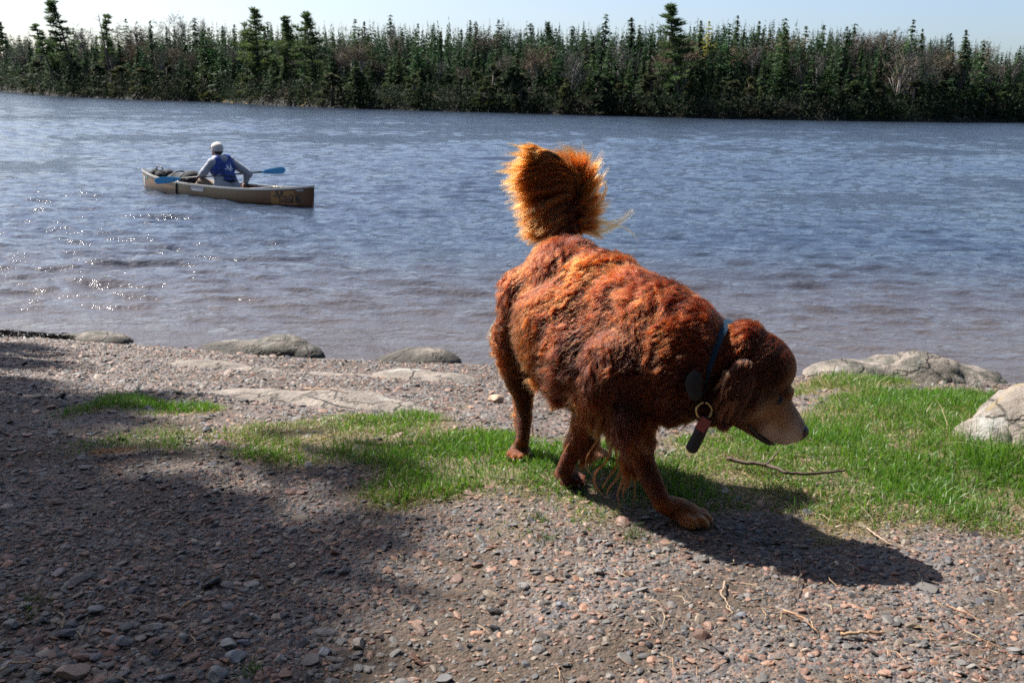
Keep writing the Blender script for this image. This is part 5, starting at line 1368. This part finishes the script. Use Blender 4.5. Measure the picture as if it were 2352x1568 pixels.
    TX, TC = [], []
    n = 34000; tpar = r.beta(.95, 1.1, n); ax = spline(tb_[1:], 60); tg = norm(np.gradient(ax, axis=0)); ii = (tpar*59).astype(int); rad = np.interp(tpar, np.linspace(0, 1, 7), tr_[1:])
    a = r.uniform(0, 6.28, n); side = norm(np.cross(tg[ii], np.array([0, 1.0, 0]))); dep = np.cross(side, tg[ii])          # side points to picture left/right in the tail's plane
    radial = side*np.cos(a)[:, None]+dep*np.sin(a)[:, None]
    ncl = 800; cp = r.integers(0, n, ncl); feat = np.stack([tpar*2.2, np.cos(a)*.5, np.sin(a)*.5], 1); cl = nearest(feat, feat[cp])
    leftness = -radial[:, 0]
    K = 14; SS = np.linspace(0, 1, K)
    L = np.where(leftness > -.2, .104, .062)*np.minimum(1.3, np.exp(r.normal(0, .26, n)))*(.50+.45*(1-tpar)**4+1.02*np.sin(np.pi*np.clip(tpar, 0, 1)**.85))*np.exp(r.normal(0, .10, ncl))[cl]
    wind = norm(norm(np.array([-1.0, -.05, -.16])+r.normal(0, .10, (ncl, 3)))[cl]+np.array([0, 0, .42])*smooth(.62, 1, tpar)[:, None])
    windr = norm(tg[ii]*.8+np.array([.25, 0, -.1])-np.array([.85, 0, .35])*smooth(.25, .65, tpar)[:, None]+r.normal(0, .16, (ncl, 3))[cl])
    tgt = np.where((leftness > -.25)[:, None], wind, windr); low = smooth(.30, .0, tpar)[:, None]; tgt = norm(tgt*(1-.55*low)+np.stack([radial[:, 0]*.9-.15, -.45+0*a, -.35+0*a], 1)*low)
    pos = ax[ii]+radial*rad[:, None]*.7; X = np.zeros((n, K, 3)); X[:, 0] = pos
    tw = smooth(.5, .9, tpar)[:, None]; d0 = norm(tg[ii]*.9+radial*(np.where(leftness > -.2, .7, .34)[:, None]*(1-.6*tw))+np.array([-.5, 0, -.25])*tw)
    for k in range(1, K):
        s = SS[k]; m = np.clip(s*1.7, 0, 1)[None] if False else min(1, s*2.1)
        pos = pos+norm(d0*(1-m)+tgt*m+np.array([0, 0, -.10*s*s]))*(L/(K-1))[:, None]; X[:, k] = pos
    pull = .50*SS**1.4; X = X*(1-pull[None, :, None])+X[cp[cl]]*pull[None, :, None]
    X += (norm(np.cross(tgt, [0, 1, 0]))[:, None]*(.0045*np.sin(SS[None]*5+r.uniform(0, 6.28, ncl)[cl][:, None])*SS[None])[:, :, None])
    c = np.array((.165, .042, .0085))*np.ones((n, 1)); dark = smooth(.0, .5, np.abs(np.cos(a)))[:, None]
    topw = smooth(.55, 1.0, tpar)[:, None]; c = c*(1-topw*.6)+np.array((.33, .11, .027))*topw*.6
    c = c*np.exp(r.normal(0, .22, ncl))[cl][:, None]; pale = (r.random(ncl) < .20)[cl]; c[pale] = c[pale]*.4+np.array((.36, .13, .034))*.6
    TX.append(X); TC.append(c)
    tf = curves_obj('tail_feathering', TX, TC, [.00065], M_HAIR, None); tf.parent = dog; tf.matrix_parent_inverse = Matrix.Translation(-Vector(dog.location))

    LX, LC, LR = [], [], []
    def lock(pts, d, n, spread, col, tip=.15, conv=None):
        """a wavy wet lock along picture-plane points at distance d (a number, or one per point)"""
        dd = np.broadcast_to(np.asarray(d, float), (len(pts),)); q = spline([Q(x, y, e) for (x, y), e in zip(pts, dd)], 16); s = np.linspace(0, 1, 16)
        o = r.normal(0, spread, (n, 1, 3)); w = (1-s*(1-tip))[None, :, None]
        x = q[None]+o*w+r.normal(0, spread*.25, (n, 16, 3))*s[None, :, None]*.5; e = r.uniform(.75, 1.08, n)
        t = s[None]*e[:, None]; X = np.stack([np.stack([np.interp(t[i], s, x[i, :, k]) for k in range(3)], 1) for i in range(n)])
        LX.append(X); LC.append(np.array(col)*np.exp(r.normal(0, .2, (n, 1)))); LR.append(.0006)
    z2 = lambda *p: [((1220+x/3.41)/2.5, (920+y/3.41)/2.5) for x, y in p]; z4 = lambda *p: [((1220+x/3.41)/2.5, (560+y/3.41)/2.5) for x, y in p]; zd = lambda *p: [((1700+x/4.126)/2.5, (760+y/4.126)/2.5) for x, y in p]; z3 = lambda *p: [((1220+x/4.9)/2.5, (340+y/4.9)/2.5) for x, y in p]
    WET = (.13, .028, .007)
    for p_, d_, n_, s_, c_ in [
        (z2((980, 520), (900, 660), (840, 760), (840, 850), (900, 910)), 2.44, 26, .003, WET), (z2((1060, 640), (1010, 790), (920, 880), (905, 970), (950, 1050), (1000, 1090)), 2.43, 45, .004, WET), (z2((1085, 640), (1090, 830), (1010, 950), (970, 1030)), 2.43, 45, .004, WET), (z2((1140, 640), (1125, 880), (1030, 1020), (1010, 1090)), 2.42, 40, .004, WET),
        (z2((1180, 740), (1140, 960), (1100, 1080), (1135, 1195)), 2.41, 45, .004, WET), (z2((1230, 760), (1200, 940), (1150, 1060), (1165, 1130)), 2.40, 36, .004, WET), (z2((1250, 930), (1245, 1080), (1230, 1190)), 2.40, 26, .003, WET), (z2((790, 440), (745, 560), (690, 640), (630, 730)), 2.52, 36, .003, (.28,.075,.018)),
        (z2((560, 20), (535, 190), (545, 290), (548, 370)), 2.62, 170, .008, (.36,.11,.025)), (z2((490, -40), (480, 120), (520, 250)), 2.64, 130, .008, (.33,.10,.022)), (z2((610, 20), (600, 150), (600, 240)), 2.6, 110, .008, (.26,.07,.016)), (z2((660, 100), (650, 240), (662, 320)), 2.56, 80, .006, (.2,.055,.014)), (z2((720, 150), (712, 300), (750, 450)), 2.52, 120, .008, (.18,.05,.013)),
        (z2((430, 0), (440, 120), (470, 230)), 2.66, 60, .006, WET), (z2((780, 200), (790, 380), (830, 500)), 2.48, 150, .011, (.18,.055,.016)), (z2((880, 250), (880, 420), (870, 560)), 2.45, 150, .011, (.18,.055,.016)), (z2((960, 280), (950, 440), (900, 600)), 2.43, 150, .011, (.2,.07,.022)), (z2((1040, 300), (1050, 480), (1010, 640)), 2.41, 150, .010, (.16,.045,.012)), (z2((1110, 350), (1110, 560), (1090, 720)), 2.40, 130, .009, (.15,.04,.010)),
        (z2((385, 260), (380, 320), (395, 350)), 2.84, 30, .003, WET), (z2((380, 480), (380, 540), (400, 600)), 2.83, 20, .002, WET), (z2((200, 150), (190, 190), (160, 215)), 2.86, 26, .004, WET),
        (z4((150, 820), (80, 870), (20, 960)), 2.9, 60, .006, PAL), (z4((150, 920), (70, 950), (5, 985)), 2.9, 60, .006, PAL), (z4((160, 1000), (90, 1050), (25, 1120)), 2.9, 60, .006, PAL), (z4((160, 880), (60, 900), (0, 1010)), 2.9, 40, .006, PAL), (z4((165, 1080), (120, 1120), (60, 1130)), 2.9, 30, .005, PAL),
        (z4((340, 1040), (390, 1100), (440, 1180)), 2.66, 60, .006, (.28,.075,.018)), (z4((420, 1080), (470, 1180), (520, 1290)), 2.64, 80, .007, (.26,.07,.016)), (z4((440, 1090), (340, 1180), (290, 1250)), 2.66, 30, .003, (.26,.07,.016)),
        (z3((1300, 1190), (1480, 1130), (1640, 1020), (1790, 890)), 2.93, 60, .004, PAL), (z3((1400, 1080), (1620, 1105), (1770, 1190), (1850, 1320)), 2.93, 16, .002, PAL), (z3((1250, 1020), (1450, 1060), (1580, 1020)), 2.95, 50, .005, (.5,.24,.08)), (z3((1250, 900), (1380, 800), (1450, 640), (1420, 560)), 2.97, 40, .006, (.45, .18, .06)), (z3((1250, 760), (1340, 600), (1420, 480), (1490, 370)), 2.98, 30, .006, (.5, .22, .08)), (z3((1230, 560), (1290, 460), (1310, 390)), 2.99, 30, .006, (.45, .18, .06)), (z3((1230, 1150), (1350, 1220), (1420, 1260)), 2.93, 60, .006, (.3,.11,.035)),
        (zd((490, 700), (430, 800), (350, 890)), 2.27, 26, .004, (.24, .09, .04)), (zd((500, 720), (440, 850), (425, 1000)), 2.265, 30, .004, (.30, .13, .07)), (zd((520, 860), (470, 900), (480, 1010)), 2.265, 22, .004, (.24, .09, .045)), (zd((500, 1000), (430, 1120), (400, 1240)), 2.27, 50, .008, (.16, .05, .02)), (zd((560, 1000), (510, 1140), (480, 1230)), 2.27, 50, .008, (.14, .045, .018)), (zd((460, 900), (390, 1010), (370, 1110)), 2.28, 50, .008, (.12, .035, .014)),
        (z3((640, 1000), (520, 1050), (480, 1130)), 2.93, 40, .004, PAL), (z3((700, 1080), (560, 1130), (400, 1165)), 2.93, 60, .004, PAL)]:
        lock(p_, d_, max(8, int(n_*(.35 if c_ is WET else .6))), s_*(1.5 if c_ is PAL else .6 if c_ is WET else .8), tuple(x*(.8 if c_ is PAL else .62) for x in c_), .7 if c_ is PAL else .32)
    lo = curves_obj('feathering', LX, LC, LR, M_HAIR, None); lo.parent = dog; lo.matrix_parent_inverse = Matrix.Translation(-Vector(dog.location))

    # ---- face, claws and collar
    bt = BVHTree.FromPolygons([v.co for v in bm_.vertices], [p.vertices[:] for p in bm_.polygons])
    def hit(X, Y):
        d = Vector(ray(X, Y)).normalized(); h = bt.ray_cast(Vector(CP), d); return (np.array(h[0]), np.array(h[1])) if h[0] else (Q(X, Y, 2.34), np.array([0, -1, 0]))
    M_NOSE = simple('nose_leather', (.030, .018, .015), .35, nscale=200, bump=.3); M_EYE = simple('eye', (.008, .005, .003), .12)
    e, en = hit(780.5, 401)
    bm = bmesh.new(); bmesh.ops.create_uvsphere(bm, u_segments=16, v_segments=10, radius=.0100); bmesh.ops.translate(bm, vec=Vector(e-en*.0050), verts=bm.verts); child('eye', bm_mesh(bm, 'eye'), M_EYE)
    e2 = e.copy(); e2[1] += .10; bm = bmesh.new(); bmesh.ops.create_uvsphere(bm, u_segments=16, v_segments=10, radius=.0095); bmesh.ops.translate(bm, vec=Vector(e2), verts=bm.verts); child('eye', bm_mesh(bm, 'eye'), M_EYE)
    bg_ = Bag(); pts = [hit(x, y)[0]+hit(x, y)[1]*.001 for x, y in ((776, 404.5), (778, 402), (780.5, 398.5), (783, 396), (785, 394.5))]; bg_.tube(pts, [.0006, .0018, .0022, .0016, .0006], 6); child('eyelid', bg_.mesh('eyelid', True), simple('eyelid', (.035, .015, .010), .6))
    nz_ = Q(802, 430.5, 2.335); child('nose', blob('nose', [('e', nz_, (.017, .021, .017)), ('e', nz_+np.array([-.008, 0, .007]), (.014, .018, .011)), ('e', nz_+np.array([-.004, -.006, -.010]), (.010, .012, .012))], .003, 2), M_NOSE)
    lip = [hit(x, y) for x, y in ((749, 423), (752, 428), (757, 433), (763, 437.5), (769, 441), (774, 443))]
    bg_ = Bag(); bg_.tube(spline([p+n_*.002-np.array([0, 0, .002]) for p, n_ in lip], 24), np.interp(np.linspace(0, 1, 24), [0, .2, .7, 1], [.002, .006, .007, .003]), 8); child('lip', bg_.mesh('lip', True), simple('lip', (.012, .008, .008), .35))
    for tips in (tA, tB, tC, tD):
        for p_, t_ in tips:
            bg_ = Bag(); bg_.tube([p_-t_*.006+np.array([0, 0, .003]), p_+t_*.004+np.array([0, 0, .001]), p_+t_*.011-np.array([0, 0, .006])], [.0035, .003, .0008], 6); child('claw', bg_.mesh('claw', True), simple('claw', (.14, .09, .06), .4) if 'claw' not in bpy.data.materials else bpy.data.materials['claw'])
    # collar round the neck
    cc = (Q(727, 326, 2.41)+Q(702, 402, 2.41))/2; cc[1] = 2.41; up = norm(Q(727, 326, 2.41)-Q(702, 402, 2.41)); fw = norm(np.array([.83, -.35, -.35])); fw = norm(fw-up*(fw@up)); sd2 = np.cross(up, fw)
    ru = np.linalg.norm(Q(727, 326, 2.41)-Q(702, 402, 2.41))/2+.012; ring = []
    bm = bmesh.new(); rows = []
    for a in np.linspace(0, 2*np.pi, 64, endpoint=False):
        rd = up*math.cos(a)*ru+sd2*math.sin(a)*(ru*.98); nrm = norm(rd); row = []
        for u_, v_ in ((-.0105, 0), (.0105, 0), (.0105, .004), (-.0105, .004)): row.append(bm.verts.new(Vector(cc+rd+fw*u_+nrm*v_)))
        rows.append(row)
    for i in range(64):
        a, c = rows[i], rows[(i+1) % 64]
        for k in range(4): bm.faces.new((a[k], a[(k+1) % 4], c[(k+1) % 4], c[k]))
    bmesh.ops.recalc_face_normals(bm, faces=bm.faces)
    collar = child('collar', bm_mesh(bm, 'collar', False), simple('collar_webbing', (.007, .026, .050), .6, nscale=120, namt=.4, bump=.3, spec=.12))
    def sub(name, me, mat): o = link(name, me, mat); o.parent = collar; return o
    rc = Q(704, 410, 2.30); ringp = [rc+np.array([.019*math.cos(t), .004*math.sin(t), .019*math.sin(t)]) for t in np.linspace(0, 2*math.pi, 28)]
    bg_ = Bag(); bg_.tube(ringp, .0028, 7); sub('ring', bg_.mesh('ring', True), simple('brass', (.62, .46, .22), .3, 1.0))
    bg_ = Bag(); tp = [Q(706, 416, 2.295), Q(703.5, 424, 2.30), Q(698, 436, 2.30), Q(690, 451.5, 2.30)]; bg_.tube(spline(tp, 20), np.interp(np.linspace(0, 1, 20), [0, .12, .9, .97, 1], [.006, .0145, .0155, .013, .006]), 14); sub('toggle', bg_.mesh('toggle', True), simple('black_foam', (.008, .008, .009), .7))
    bm = bmesh.new(); tc = Q(703, 424, 2.28); bmesh.ops.create_cube(bm, size=1); bmesh.ops.scale(bm, vec=(.026, .003, .034), verts=bm.verts); bmesh.ops.bevel(bm, geom=bm.edges[:], offset=.0012, segments=2); bmesh.ops.rotate(bm, matrix=Matrix.Rotation(.55, 3, 'Y'), verts=bm.verts); bmesh.ops.translate(bm, vec=Vector(tc), verts=bm.verts); sub('tag', bm_mesh(bm, 'tag', False), simple('red_tag', (.20, .018, .02), .35))
    bx_ = Q(694, 383, 2.29); sub('buckle', blob('buckle', [('e', bx_, (.022, .016, .034)), ('e', bx_+np.array([.004, -.004, -.025]), (.018, .014, .018))], .004, 3), simple('matt_black_box', (.006, .006, .007), .8))
